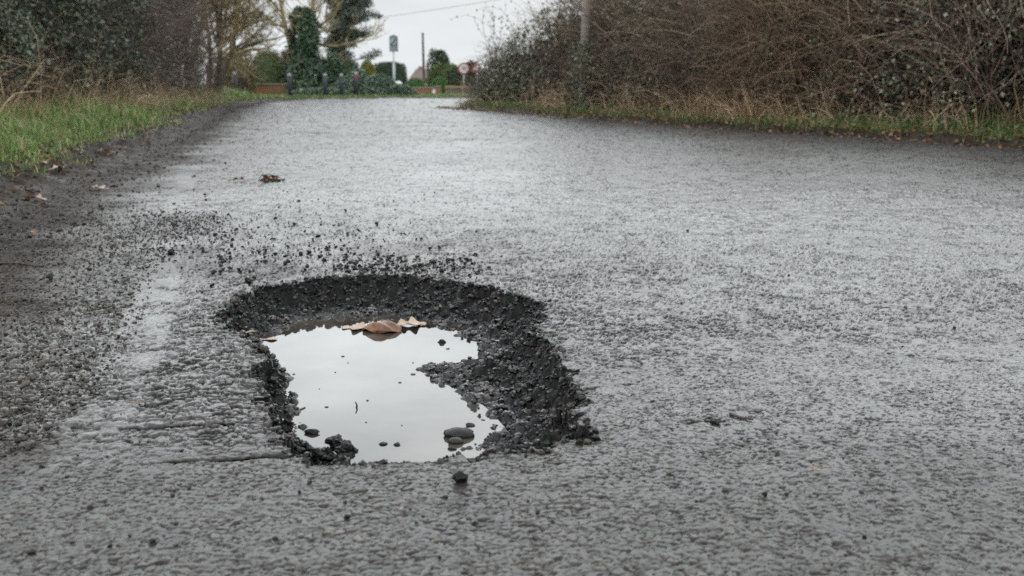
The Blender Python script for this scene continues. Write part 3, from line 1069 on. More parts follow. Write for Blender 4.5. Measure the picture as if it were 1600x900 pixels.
gtwig([(30, 632), (48, 634), (65, 638)], 0.0022, M_TWIG, "short dark twig on the grit at the lower left")
gtwig([(1140, 650), (1158, 655), (1176, 660)], 0.0028, M_TWIG, "dark twig lying across the short crack on the right", dz=0.003)
gtwig([(845, 518), (862, 521), (872, 524)], 0.002, M_TWIG, "thin dark stick at the right rim of the pothole")
gtwig([(0, 415), (30, 417), (62, 419)], 0.003, M_TWIG, "long thin twig half buried in gravel at the left border")
gtwig([(802, 659), (812, 657), (824, 657)], 0.0016, M_STRAWT, "orange straw stalk on the right gravel bank inside the hole", dz=0.003)
gtwig([(850, 679), (860, 676), (874, 672)], 0.0016, M_STRAWT, "second orange straw stalk nearer the right rim of the hole", dz=0.004)
gtwig([(462, 643), (470, 640), (477, 637)], 0.0022, M_TWIG, "short floating twig at the left of the puddle", z=-WL, dz=0.001)
p = gp(557, 637, -WL)
twig([(p[0], p[1], -WL), (p[0] + .001, p[1], -WL + .005), (p[0] - .002, p[1], -WL + 0.012)], 0.0022, M_TWIG, "upright dark seed husk standing in the middle of the puddle", "seed_husk", "seed husk")
for k, (px, py, s) in enumerate([(536, 557, .010), (544, 567, .005), (524, 582, .006), (645, 567, .006), (646, 585, .011), (625, 598, .010),
                                 (459, 585, .009), (628, 665, .004), (510, 636, .008), (574, 626, .008), (572, 660, .005), (499, 608, .004), (700, 545, .012)]):
    p = gp(px, py, -WL)
    V, F = rock_base(1, 800 + k, 0.25)
    o = mk("floating_speck", V * s * 0.6, F, M_TWIG)
    o.location = (p[0], p[1], -WL + 0.0008)
    tag(o, "tiny dark speck of debris floating on the open puddle water", "debris", "specks floating on the puddle")

# clump of wet debris on the far road
dc = thing("debris_clump", "dark clump of wet leaves and twigs on the far road beside the rust leaf", "debris clump", gl(424, 283, 0))
dz0 = dc.location.z
W = RNG.normal(0, 1, size=(46, 2)) * np.array([0.035, 0.03])
S = 0.006 + 0.016 * RNG.random(46) * np.exp(-np.abs(W[:, 0]) * 12)
o = chip_cloud("soil_crumb", W, np.full(46, 0.0), S, M_GRAV, RNG.random(46) * 0.6)
o.parent = dc; tag(o, kind="stuff")
V, F = leaf_cards(np.column_stack([RNG.normal(0, .03, 16), RNG.normal(0, .02, 16), np.abs(RNG.normal(.008, .006, 16))]), rnd_unit(16), rnd_unit(16), 0.04, 0.025)
o = mk("dead_leaf", V, F, M_LBROWN, dc); tag(o, kind="stuff")
P = np.array([[[-.06, 0, .01], [0, .01, .03], [.05, 0, .02]], [[-.05, .02, .01], [-.02, 0, .04], [.04, -.02, .03]], [[-.07, -.01, .012], [-.05, 0, .035], [-.01, 0, .028]]])
V, F = tubes(P, np.full((3, 3), 0.0025), 5)
mk("twig", V, F, M_TWIG, dc)

# ------------------------------------------------------------------ vegetation materials
M_GRASS = veg_mat("verge_grass", [(0, (0.022, 0.036, 0.012)), (0.35, (0.043, 0.072, 0.016)), (0.65, (0.07, 0.115, 0.025)), (0.86, (0.125, 0.16, 0.06)), (0.93, (0.16, 0.13, 0.075)), (1, (0.26, 0.20, 0.125))], 0.45, 0.35, 0.25)
M_GRASS2 = veg_mat("rough_grass", [(0, (0.026, 0.042, 0.012)), (0.5, (0.05, 0.08, 0.022)), (0.8, (0.09, 0.10, 0.04)), (1, (0.19, 0.14, 0.075))], 0.5, 0.3, 0.2)
M_STRAW = veg_mat("dead_stalks", [(0, (0.085, 0.055, 0.034)), (0.5, (0.17, 0.115, 0.072)), (1, (0.29, 0.21, 0.14))], 0.6, 0.2)
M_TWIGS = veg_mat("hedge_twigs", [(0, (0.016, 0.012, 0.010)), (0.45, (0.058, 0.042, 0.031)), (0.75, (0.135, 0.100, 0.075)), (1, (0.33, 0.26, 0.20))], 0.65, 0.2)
M_DTWIGS = veg_mat("dark_twigs", [(0, (0.014, 0.011, 0.009)), (0.5, (0.045, 0.035, 0.028)), (0.85, (0.09, 0.072, 0.058)), (1, (0.25, 0.2, 0.155))], 0.65, 0.2)
M_RTWIGS = veg_mat("reddish_twigs", [(0, (0.020, 0.013, 0.011)), (0.5, (0.065, 0.047, 0.040)), (0.8, (0.13, 0.10, 0.085)), (1, (0.27, 0.22, 0.19))], 0.65, 0.2)
M_BRACK = veg_mat("dead_bracken", [(0, (0.018, 0.012, 0.009)), (0.45, (0.06, 0.041, 0.029)), (0.8, (0.15, 0.103, 0.07)), (1, (0.34, 0.25, 0.175))], 0.7, 0.15)
M_IVY = veg_mat("ivy_leaves", [(0, (0.011, 0.018, 0.009)), (0.5, (0.022, 0.034, 0.015)), (0.85, (0.045, 0.06, 0.03)), (1, (0.11, 0.125, 0.085))], 0.42, 0.5)
M_BRAMB = veg_mat("bramble_leaves", [(0, (0.018, 0.024, 0.012)), (0.45, (0.036, 0.044, 0.024)), (0.8, (0.07, 0.08, 0.05)), (1, (0.15, 0.155, 0.11))], 0.5, 0.4)
M_CORE = veg_mat("hedge_core_shade", [(0, (0.006, 0.005, 0.004)), (1, (0.022, 0.017, 0.013))], 0.8, 0.1)  # near-black tone painted for the shade inside a hedge
M_DEADL = veg_mat("dead_leaves", [(0, (0.025, 0.014, 0.009)), (0.5, (0.07, 0.036, 0.02)), (1, (0.17, 0.09, 0.05))], 0.6, 0.25)


def arc_twigs(base, d0, L, R, K=6, wob=0.10, droop=0.3):
    """curved twigs from base along d0, drooping"""
    n = len(base)
    P = np.zeros((n, K, 3)); P[:, 0] = base
    d = norm(d0); st = (L / (K - 1))[:, None]
    dr = (np.ones(n) * droop)[:, None]
    for i in range(1, K):
        P[:, i] = P[:, i - 1] + d * st
        d = norm(d + RNG.normal(size=(n, 3)) * wob * 2 + np.array([0, 0, -1.0]) * dr * (i / K))
    rr = R[:, None] * np.linspace(1, 0.35, K)[None]
    return P, rr


class Path:
    def __init__(self, pts):
        self.P = np.array(pts, float)
        seg = np.linalg.norm(np.diff(self.P, axis=0), axis=1)
        self.s = np.concatenate([[0], np.cumsum(seg)])
        self.L = self.s[-1]

    def at(self, s):
        return np.stack([np.interp(s, self.s, self.P[:, 0]), np.interp(s, self.s, self.P[:, 1])], -1)

    def inward(self, s, sign):
        a = self.at(np.clip(s - 0.4, 0, self.L)); b = self.at(np.clip(s + 0.4, 0, self.L))
        t = b - a
        t = t / (np.linalg.norm(t, axis=-1, keepdims=True) + 1e-9)
        return np.stack([t[:, 1], -t[:, 0]], -1) * sign


def hedge_section(path, sign, s0, s1, label, heights, depth, n_tw, n_lf, leaf, lmat, tmat, n_dead=0, dmat=None, tw_len=(0.5, 1.5), name="hedge", n_core=5000, bulge=0.35, group=None,
                  leaf_zmin=0.03, tw_r=(0.0022, 0.005), clump=7, dead_len=(0.35, 1.0), dead_up=1.0):
    """one length of hedge; heights = function of s; the front face is at the path and leans/bulges"""
    sm = 0.5 * (s0 + s1)
    c = path.at(np.array([sm]))[0]
    z0 = float(HZ(c[0], c[1])[0])
    root = thing(name, label, "hedge", (c[0], c[1], z0), group)
    off = np.array([c[0], c[1], z0])

    def front(s, t, dep):
        """t 0..1 height fraction, dep metres behind the front"""
        p = path.at(s); inn = path.inward(s, sign)
        hh = heights(s)
        lean = bulge * (t ** 1.5) * hh * 0.55 + 0.30 * fbm(s, t * hh * 1.2, 0.9, 401, 3) + 0.12 * fbm(s, t * hh, 3.1, 405, 2)
        q = p + inn * (dep + lean)[:, None]
        zg = np.interp(dep + lean, [0, 4], [0.0, 0.35])
        return np.column_stack([q, z0 + zg + t * hh])
    # twigs
    cl = RNG.uniform(s0, s1, size=max(6, int((s1 - s0) * clump)))
    n_tw = int(n_tw * 0.72)
    tc = RNG.integers(0, len(cl), n_tw); tone = RNG.random(len(cl))
    s = np.where(RNG.random(n_tw) < 0.7, np.clip(cl[tc] + RNG.normal(0, 0.15, n_tw), s0 - .1, s1 + .1), RNG.uniform(s0, s1, n_tw))
    t = RNG.random(n_tw) ** 0.85 * 0.97
    dep = RNG.exponential(0.30, n_tw).clip(0, depth)
    base = front(s, t, dep)
    inn = path.inward(s, sign)
    d0 = np.column_stack([-inn * RNG.normal(0.25, 0.5, n_tw)[:, None] + RNG.normal(0, 0.6, (n_tw, 2)), RNG.normal(0.75, 0.7, n_tw)])
    L = RNG.uniform(*tw_len, n_tw); R = tw_r[0] + (tw_r[1] * 1.2 - tw_r[0]) * RNG.random(n_tw) ** 2.5
    hcap = heights(s) * 1.02
    L = np.minimum(L, 0.4 + (1 - t) * hcap)
    P, rr = arc_twigs(base, d0, L, R, 6, 0.09, 0.55)
    V, F = tubes(P, rr, 3)
    mk("twigs", V - off, F, tmat, root, {"rnd": np.repeat(np.clip((0.35 * tone[tc] + 0.75 * RNG.random(n_tw)) * (1.0 - 0.75 * np.clip(dep, 0, 0.9)), 0, 1), 18)})  # deeper twigs coloured darker: shade inside the hedge painted in
    # dark cards added in the middle: fill the hedge, stand for its inner shade
    n = n_core
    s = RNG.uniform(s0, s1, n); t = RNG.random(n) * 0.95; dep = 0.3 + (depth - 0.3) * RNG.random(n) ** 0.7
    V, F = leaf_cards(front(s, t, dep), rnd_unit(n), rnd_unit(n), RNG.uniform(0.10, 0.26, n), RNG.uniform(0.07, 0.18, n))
    o = mk("dead_leaves", V - off, F, M_CORE, root, {"rnd": np.repeat(RNG.random(n), 4)})
    # brown leaves still hanging in the twigs
    n = int(n_tw * 0.4)
    s = RNG.uniform(s0, s1, n); t = RNG.random(n) ** 1.2
    V, F = leaf_cards(front(s, t, RNG.exponential(0.22, n).clip(0, 1)), rnd_unit(n), rnd_unit(n), RNG.uniform(0.03, 0.065, n), RNG.uniform(0.02, 0.04, n))
    mk("brown_leaves", V - off, F, M_DEADL, root, {"rnd": np.repeat(RNG.random(n), 4)})
    # living leaves in clumps along the front
    n = n_lf
    if n:
        ncl = max(10, n // 45)
        cs = RNG.uniform(s0, s1, ncl); ct = leaf_zmin + (1 - leaf_zmin) * RNG.random(ncl) ** 0.9; cd = RNG.exponential(0.22, ncl)
        ci = RNG.integers(0, ncl, n)
        fr = RNG.random(n) < 0.62
        s = np.where(fr, cs[ci] + RNG.normal(0, 0.16, n), RNG.uniform(s0, s1, n))
        hh = heights(np.clip(s, 0, path.L))
        t = np.where(fr, ct[ci] + RNG.normal(0, 0.16, n) / hh, leaf_zmin + (1 - leaf_zmin) * RNG.random(n))
        t = np.clip(t, 0.03, 1.03)
        dep = np.where(fr, cd[ci] + RNG.normal(0, 0.08, n), RNG.exponential(0.3, n)).clip(-0.15, depth)
        pos = front(s, t, dep)
        inn = path.inward(s, sign)
        nrm_ = norm(np.column_stack([-inn * 0.8, np.full(n, 0.6)]) + RNG.normal(0, 0.5, (n, 3)))
        al = norm(np.column_stack([-inn * 0.3, np.full(n, -0.5)]) + RNG.normal(0, 0.7, (n, 3)))
        lf = RNG.uniform(*leaf, n)
        V, F = leaf_cards(pos, al, nrm_, lf, lf * RNG.uniform(0.6, 0.95, n))
        mk("leaves", V - off, F, lmat, root, {"rnd": np.repeat(np.clip(RNG.random(n) ** 1.3 + 0.1 * RNG.normal(size=n), 0, 1), 4)})
    if n_dead:
        n = n_dead
        s = RNG.uniform(s0, s1, n)
        cc = RNG.uniform(s0, s1, max(4, int((s1 - s0) * 2.2)))
        s = np.where(RNG.random(n) < 0.7, RNG.choice(cc, n) + RNG.normal(0, 0.22, n), s)
        p = path.at(s); inn = path.inward(s, sign)
        q = p - inn * (RNG.uniform(-0.35, 0.5, n) + (0.5 * RNG.random(n) ** 3 if sign < 0 else 0))[:, None]
        zb = HZ(q[:, 0], q[:, 1])
        d0 = np.column_stack([RNG.normal(0, 0.38, (n, 2)) - inn * 0.12, np.full(n, dead_up)])
        P, rr = arc_twigs(np.column_stack([q, zb - 0.02]), d0, RNG.uniform(*dead_len, n) * (0.4 + 0.6 * RNG.random(n)), 0.0016 + 0.0042 * RNG.random(n) ** 2, 6, 0.10, 0.75)
        V, F = tubes(P, rr, 3)
        tag(mk("dead_stalks", V - off, F, dmat or M_STRAW, root, {"rnd": np.repeat(RNG.random(n), 18)}), kind="stuff")
    return root


RNG = np.random.default_rng(900)
# ------------------------------------------------------------------ right hedge bank
RP = []
for px, py, off in [(1600, 233, 0.75), (1350, 216, 0.75), (1100, 200, 0.75), (980, 191, 0.75), (850, 181, 0.7), (765, 174, 0.6)]:
    p = gp(px, py)
    RP.append((p[0] + off * 0.93, p[1] + off * 0.36))
RP = [(7.4, 0.5), (6.5, 4.0)] + RP + [(-0.75, 22.9), (-0.85, 24.4), (0.2, 26.4), (2.4, 28.8), (7.5, 31.5)]
RPATH = Path(RP)


def s_at_px(path, px):
    """arc length where the path crosses photo column px"""
    ss = np.linspace(0, path.L, 900)
    q = path.at(ss)
    pp = 800 + FPX * q[:, 0] / (q[:, 1] * cp + CAM_H * sp)
    ok = (q[:, 1] > 3) & (np.arange(900) <= np.argmax(q[:, 1] > min(24.2, q[:, 1].max() - 0.01)))
    k = np.argmin(np.where(ok, np.abs(pp - px), 1e9))
    return ss[k]


sR = {k: s_at_px(RPATH, k) for k in (1620, 1330, 1150, 1000, 860, 790)}
s_corner = s_at_px(RPATH, 742)


def hR(s):
    # high along the road, falling away round the corner
    base = np.interp(s, [0, sR[1330], sR[1150], sR[1000], sR[860], sR[790], s_corner, s_corner + 2.5, s_corner + 8], [1.35, 1.5, 1.65, 1.85, 2.1, 1.6, 0.85, 1.0, 1.6])
    return base + 0.12 * fbm(s, s * 0 + 3, 0.9, 411, 3)


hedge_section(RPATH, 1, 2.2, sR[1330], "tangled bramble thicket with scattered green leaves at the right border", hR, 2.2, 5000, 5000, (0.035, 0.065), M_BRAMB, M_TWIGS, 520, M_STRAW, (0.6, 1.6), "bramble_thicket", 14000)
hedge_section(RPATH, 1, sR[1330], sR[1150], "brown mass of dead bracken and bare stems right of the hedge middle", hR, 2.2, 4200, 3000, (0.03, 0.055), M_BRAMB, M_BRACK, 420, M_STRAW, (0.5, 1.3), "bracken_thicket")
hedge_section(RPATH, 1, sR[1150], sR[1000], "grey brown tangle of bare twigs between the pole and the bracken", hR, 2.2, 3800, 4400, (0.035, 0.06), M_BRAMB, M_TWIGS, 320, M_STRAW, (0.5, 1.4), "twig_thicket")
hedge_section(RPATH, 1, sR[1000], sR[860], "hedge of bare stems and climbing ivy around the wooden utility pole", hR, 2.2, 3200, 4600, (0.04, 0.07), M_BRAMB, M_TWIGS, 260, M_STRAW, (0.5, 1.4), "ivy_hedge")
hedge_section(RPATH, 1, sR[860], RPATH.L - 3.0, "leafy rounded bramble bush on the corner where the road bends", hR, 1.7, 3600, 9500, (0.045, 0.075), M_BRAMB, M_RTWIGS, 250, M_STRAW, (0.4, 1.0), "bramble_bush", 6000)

# wispy shoots above the corner
root = thing("bramble_shoots", "thin bare arching shoots rising against the sky above the corner bush", "bramble", (1.0, 22.5, 0.4))
n = 34
b0 = np.column_stack([RNG.uniform(-0.6, 1.5, n), RNG.uniform(21.5, 23.5, n), RNG.uniform(0.9, 1.6, n)])
P, rr = arc_twigs(b0, np.column_stack([RNG.normal(-0.25, 0.35, n), RNG.normal(0, 0.2, n), np.full(n, 0.9)]), RNG.uniform(0.5, 1.4, n), RNG.uniform(0.003, 0.007, n), 8, 0.08, 0.35)
V, F = tubes(P, rr, 4)
off = np.array(root.location)
mk("stems", V - off, F, M_RTWIGS, root, {"rnd": np.repeat(RNG.random(n) * 0.5, 32)})
pp = P[:, 2:].reshape(-1, 3)
pp = pp[RNG.random(len(pp)) < 0.75]
V, F = leaf_cards(pp, rnd_unit(len(pp)), rnd_unit(len(pp)), 0.06, 0.045)
mk("leaves", V - off, F, M_BRAMB, root, {"rnd": np.repeat(RNG.random(len(pp)) * 0.6, 4)})

RNG = np.random.default_rng(901)
# ------------------------------------------------------------------ left hedge
LP = [(-3.3, 1.5), (-3.9, 4.5), (-4.85, 8.7), (-6.1, 15.0), (-7.5, 23.5), (-8.2, 28.5)]
LPATH = Path(LP)


def hL(s):
    return np.interp(s, [0, 7.5, 24, 29], [1.7, 1.8, 2.9, 3.1]) + 0.15 * fbm(s, s * 0 + 9, 0.7, 431, 3)


sL = [2.0, s_at_px(LPATH, 40), s_at_px(LPATH, 190), LPATH.L - 0.3]
sL[1] = s_at_px(LPATH, 110); sL[2] = s_at_px(LPATH, 225)
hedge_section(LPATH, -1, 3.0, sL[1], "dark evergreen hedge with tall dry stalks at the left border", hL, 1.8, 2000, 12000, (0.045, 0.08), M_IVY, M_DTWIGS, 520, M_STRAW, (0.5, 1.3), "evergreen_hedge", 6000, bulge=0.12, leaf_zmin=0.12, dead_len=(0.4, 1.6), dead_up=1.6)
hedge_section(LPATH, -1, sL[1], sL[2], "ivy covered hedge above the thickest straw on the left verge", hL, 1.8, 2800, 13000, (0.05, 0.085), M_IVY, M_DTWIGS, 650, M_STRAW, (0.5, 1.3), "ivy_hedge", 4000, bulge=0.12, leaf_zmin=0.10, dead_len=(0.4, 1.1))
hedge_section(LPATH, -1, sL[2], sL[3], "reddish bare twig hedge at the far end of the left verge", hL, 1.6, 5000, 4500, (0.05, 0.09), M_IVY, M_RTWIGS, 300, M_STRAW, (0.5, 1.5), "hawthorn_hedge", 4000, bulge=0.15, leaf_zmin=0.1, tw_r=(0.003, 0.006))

RNG = np.random.default_rng(902)
# ------------------------------------------------------------------ grass and litter
def scatter_grass(name, mat, sampler, n, Lr, Wr, lean=(0.2, 1.1), rp=1.0):
    q = sampler(n)
    z, mm = H(q[:, 0], q[:, 1])
    return q, z, mm


def grass_obj(name, q, z, L, W, mat, rnd, lean=(0.2, 1.1)):
    n = len(q)
    a = RNG.uniform(0, 2 * np.pi, n)
    d = np.column_stack([np.cos(a), np.sin(a), np.zeros(n)])
    V, F = blades(np.column_stack([q, z - 0.01]), d, RNG.uniform(*lean, n), L, W)
    o = mk(name, V, F, mat, None, {"rnd": np.repeat(rnd, 5)})
    tag(o, kind="stuff")
    return o


# left verge
n = 110000
yy = 3.2 * (38 / 3.2) ** RNG.random(n)
lx = np.interp(yy, LEFT[:, 1], LEFT[:, 0])
off = RNG.uniform(0.2, 2.6, n)
q = np.column_stack([lx - off, yy])
z, mm = H(q[:, 0], q[:, 1])
cl = fbm(q[:, 0], q[:, 1], 1.6, 601, 3)
keep = (mm["dout"] + 0.35 * cl > 0.34) & (RNG.random(n) < np.clip(0.30 + 1.6 * (mm["dout"] - 0.4) + cl, 0.06, 1)) & mm["isL"] & ~mm["road"]
q, z, dd, cl = q[keep], z[keep], mm["dout"][keep], cl[keep]
L = (0.05 + 0.10 * smoothstep(0.45, 1.0, dd)) * RNG.uniform(0.5, 1.4, len(q)) * (1 + 0.3 * cl)
dry = (RNG.random(len(q)) < 0.10 + 0.12 * smoothstep(0.9, 0.4, dd) + 0.2 * smoothstep(1.2, 2.0, dd)).astype(float)
rn = np.where(dry > 0, RNG.uniform(0.92, 1, len(q)), np.clip(RNG.normal(0.45, 0.26, len(q)) + 0.5 * cl - 0.35 * smoothstep(0.8, 0.4, dd), 0, 0.86))
L = L * (0.65 + 0.9 * smoothstep(-0.3, 0.4, fbm(q[:, 0], q[:, 1], 3.1, 607, 2)))
grass_obj("grass", q, z, L, RNG.uniform(0.003, 0.006, len(q)) * (0.7 + q[:, 1] / 14), M_GRASS, rn)
# right verge
n = 30000
ss = RNG.random(n) * (s_corner - 3.0) + 3.0
base = RPATH.at(ss); inn = RPATH.inward(ss, 1)
q = base - inn * RNG.uniform(-0.7, 0.82, n)[:, None]
z, mm = H(q[:, 0], q[:, 1])
cl = fbm(q[:, 0], q[:, 1], 1.3, 611, 3)
keep = (~mm["road"]) & (mm["dout"] > 0.02) & (RNG.random(n) < 0.5 + 0.9 * cl)
q, z, cl = q[keep], z[keep], cl[keep]
L = RNG.uniform(0.05, 0.17, len(q)) * (1 + 0.3 * cl)
rn = np.where(RNG.random(len(q)) < 0.3, RNG.uniform(0.8, 1, len(q)), np.clip(RNG.normal(0.4, 0.2, len(q)), 0, 0.8))
grass_obj("grass", q, z, L, RNG.uniform(0.004, 0.009, len(q)), M_GRASS2, rn, (0.3, 1.3))
# low leafy weeds along the right edge
n = 5200
ss = RNG.random(n) * (s_corner - 3.0) + 3.0
q = RPATH.at(ss) - RPATH.inward(ss, 1) * RNG.uniform(-0.6, 0.74, n)[:, None]
z, mm = H(q[:, 0], q[:, 1])
cl = fbm(q[:, 0], q[:, 1], 1.1, 615, 3)
k = ~mm["road"] & (RNG.random(n) < 0.55 + cl)
q, z = q[k], z[k]
n = len(q)
V, F = leaf_cards(np.column_stack([q, z + RNG.uniform(0.01, 0.10, n)]), norm(RNG.normal(0, 1, (n, 3)) * [1, 1, 0.4]), norm(RNG.normal(0, .4, (n, 3)) + [0, 0, 1]), RNG.uniform(0.03, 0.06, n), RNG.uniform(0.02, 0.045, n))
o = mk("ground_cover", V, F, M_GRASS2, None, {"rnd": np.repeat(RNG.random(n) * 0.75, 4)}); tag(o, kind="stuff")
# fallen leaves gathered along the right edge
n = 900
yy = 3.6 * (26 / 3.6) ** RNG.random(n)
q = np.column_stack([np.interp(yy, LEFT[:, 1], LEFT[:, 0]) - RNG.normal(0.62, 0.28, n), yy])
z, mm = H(q[:, 0], q[:, 1])
V, F = leaf_cards(np.column_stack([q, z + 0.012]), norm(RNG.normal(0, 1, (n, 3)) * [1, 1, 0.3]), norm(RNG.normal(0, .6, (n, 3)) + [0, 0, 1]), RNG.uniform(0.02, 0.06, n), RNG.uniform(0.012, 0.04, n))
o = mk("leaf_litter", V, F, M_DEADL, None, {"rnd": np.repeat(0.2 + 0.8 * RNG.random(n) ** 1.5, 4)}); tag(o, kind="stuff")
n = 1700
ss = RNG.random(n) * (s_corner - 3.0) + 3.0
q = RPATH.at(ss) - RPATH.inward(ss, 1) * (0.66 + RNG.normal(0, 0.13, n))[:, None]
z, mm = H(q[:, 0], q[:, 1])
V, F = leaf_cards(np.column_stack([q, z + 0.012]), norm(RNG.normal(0, 1, (n, 3)) * [1, 1, 0.3]), norm(RNG.normal(0, .5, (n, 3)) + [0, 0, 1]), RNG.uniform(0.03, 0.07, n), RNG.uniform(0.02, 0.05, n))
o = mk("leaf_litter", V, F, M_DEADL, None, {"rnd": np.repeat(0.3 + 0.7 * RNG.random(n), 4)}); tag(o, kind="stuff")
# litter and crumbs of soil along the left mud
n = 5000
yy = 3.6 * (24 / 3.6) ** RNG.random(n)
q = np.column_stack([np.interp(yy, LEFT[:, 1], LEFT[:, 0]) - RNG.normal(0.25, 0.35, n), yy])
z, mm = H(q[:, 0], q[:, 1])
o = chip_cloud("soil_crumbs", q, z, RNG.uniform(0.004, 0.018, n) * RNG.random(n), veg_mat("soil_crumb", [(0, (0.008, 0.006, 0.005)), (0.7, (0.026, 0.019, 0.015)), (1, (0.07, 0.055, 0.042))], 0.6, 0.3), RNG.random(n))
tag(o, kind="stuff")
# far verge
n = 9000
q = np.column_stack([RNG.uniform(-13, 9, n), RNG.uniform(35.5, 49, n)])
z, mm = H(q[:, 0], q[:, 1])
k = (~mm["road"]) & (mm["dout"] > 0.15)
q, z = q[k], z[k]
grass_obj("grass", q, z, RNG.uniform(0.03, 0.07, len(q)), RNG.uniform(0.015, 0.03, len(q)), M_GRASS, np.clip(RNG.normal(0.7, 0.2, len(q)), 0, 1))


# ------------------------------------------------------------------ trees and shrubs beyond the bend
def shrub(name, label, cat, c, rad, n, leaf, mat, sq=1.0, solid=0.0, lump=0.25, group=None, stem=True, flat_bottom=True, boxy=False, rndpow=1.0, tmat=None, twigs=0):
    """mound of leaves: c = base centre, rad = (rx, ry, height)"""
    root = thing(name, label, cat, c, group)
    d = rnd_unit(n)
    d[:, 2] = np.abs(d[:, 2])
    if boxy:
        m_ = np.max(np.abs(d), axis=1, keepdims=True)
        d = 0.35 * d + 0.65 * d / m_
    d = np.sign(d) * np.abs(d) ** sq
    B = rnd_unit(22); A = RNG.uniform(-1, 1, 22)
    bumps = (A[None] * np.clip(norm(d) @ B.T - 0.72, 0, 1) * 3.6).sum(1)
    depth = 1 - np.abs(RNG.normal(0, 0.13, n))
    rr = (1 + lump * bumps) * depth
    pos = d * rr[:, None] * np.array([rad[0], rad[1], rad[2]])
    nr = norm(d + RNG.normal(0, 0.5, (n, 3)))
    L = RNG.uniform(0.6, 1.3, n) * leaf
    V, F = leaf_cards(pos, rnd_unit(n) + np.array([0, 0, 0.3]), nr, L, L * 0.6)
    parts = [(V, F, np.repeat(np.clip(RNG.random(n) ** rndpow, 0, 1), 4))]
    if solid:
        bm = bmesh.new()
        bmesh.ops.create_icosphere(bm, subdivisions=4, radius=1.0)
        Vs = np.array([v.co[:] for v in bm.verts]); Fs = np.array([[v.index for v in f.verts] for f in bm.faces]); bm.free()
        if boxy:
            m_ = np.max(np.abs(Vs), axis=1, keepdims=True)
            Vs = 0.35 * Vs + 0.65 * Vs / m_
        Vs = np.sign(Vs) * np.abs(Vs) ** sq
        bb = (A[None] * np.clip(norm(Vs) @ B.T - 0.72, 0, 1) * 3.6).sum(1)
        Vs = Vs * (solid * (1 + lump * bb))[:, None] * np.array([rad[0], rad[1], rad[2]])
        Vs[:, 2] = np.maximum(Vs[:, 2], 0.02)
        parts.append((Vs, Fs, RNG.random(len(Vs)) * 0.4))
    V, F, r = join(parts)
    mk("foliage", V, F, mat, root, {"rnd": r})
    if stem:
        P = np.array([[[0, 0, -0.05], [0.02, 0, rad[2] * 0.3], [0, 0.03, rad[2] * 0.6]]])
        V, F = tubes(P, np.array([[0.07, 0.05, 0.03]]), 6)
        mk("stem", V, F, M_TWIGS, root, {"rnd": np.full(len(V), 0.4)})
    if twigs:
        b_ = np.zeros((twigs, 3)); b_[:, 2] = rad[2] * 0.1
        d2 = rnd_unit(twigs) * np.array([rad[0], rad[1], rad[2]]); d2[:, 2] = np.abs(d2[:, 2])
        P, rr = arc_twigs(b_, d2, np.linalg.norm(d2, axis=1) * RNG.uniform(0.9, 1.15, twigs), RNG.uniform(0.006, 0.012, twigs), 6, 0.1, 0.1)
        V, F = tubes(P, rr, 3)
        mk("twigs", V, F, tmat or M_RTWIGS, root, {"rnd": np.repeat(RNG.random(twigs), 18)})
    return root


def shrub_px(name, label, cat, x0, x1, ytop, Y, n, leaf, mat, zbase=0.03, dfac=0.8, **kw):
    a = at(x0, ytop, Y); b_ = at(x1, ytop, Y)
    return shrub(name, label, cat, ((a[0] + b_[0]) / 2, Y, zbase), ((b_[0] - a[0]) / 2, (b_[0] - a[0]) / 2 * dfac, a[2] - zbase), n, leaf, mat, **kw)


M_YEW = veg_mat("clipped_yew", [(0, (0.010, 0.016, 0.007)), (0.6, (0.025, 0.036, 0.013)), (1, (0.06, 0.075, 0.028))], 0.6, 0.25)
M_YEWB = veg_mat("dark_brown_shrub", [(0, (0.016, 0.012, 0.009)), (0.6, (0.035, 0.027, 0.02)), (1, (0.07, 0.055, 0.04))], 0.65, 0.2)
M_OLIVE = veg_mat("olive_hedge", [(0, (0.03, 0.03, 0.012)), (0.6, (0.07, 0.062, 0.025)), (1, (0.14, 0.10, 0.05))], 0.6, 0.25)
M_LAUREL = veg_mat("laurel_leaves", [(0, (0.010, 0.022, 0.009)), (0.6, (0.022, 0.05, 0.02)), (1, (0.07, 0.11, 0.06))], 0.42, 0.5)
M_JUNI = veg_mat("juniper", [(0, (0.022, 0.038, 0.026)), (0.6, (0.055, 0.08, 0.055)), (1, (0.12, 0.15, 0.115))], 0.6, 0.3)
M_GOLD = veg_mat("golden_shrub", [(0, (0.035, 0.042, 0.008)), (0.6, (0.09, 0.09, 0.014)), (1, (0.18, 0.16, 0.03))], 0.55, 0.3)
M_DHEDGE = veg_mat("dark_hedge", [(0, (0.009, 0.015, 0.008)), (0.6, (0.02, 0.03, 0.014)), (1, (0.045, 0.06, 0.03))], 0.6, 0.25)
M_PINE = veg_mat("pine_needles", [(0, (0.018, 0.028, 0.020)), (0.6, (0.042, 0.055, 0.042)), (1, (0.09, 0.105, 0.085))], 0.55, 0.3)
M_GREENH = veg_mat("green_hedge", [(0, (0.018, 0.045, 0.012)), (0.6, (0.04, 0.085, 0.022)), (1, (0.08, 0.14, 0.04))], 0.55, 0.3)
M_BARK = simple_mat("bark", (0.035, 0.03, 0.018), (0.085, 0.075, 0.05), 0.8, 12, 0.2, 0.01)
M_BRANCH = veg_mat("bare_branches", [(0, (0.045, 0.037, 0.018)), (0.6, (0.10, 0.083, 0.044)), (1, (0.17, 0.138, 0.085))], 0.7, 0.2)


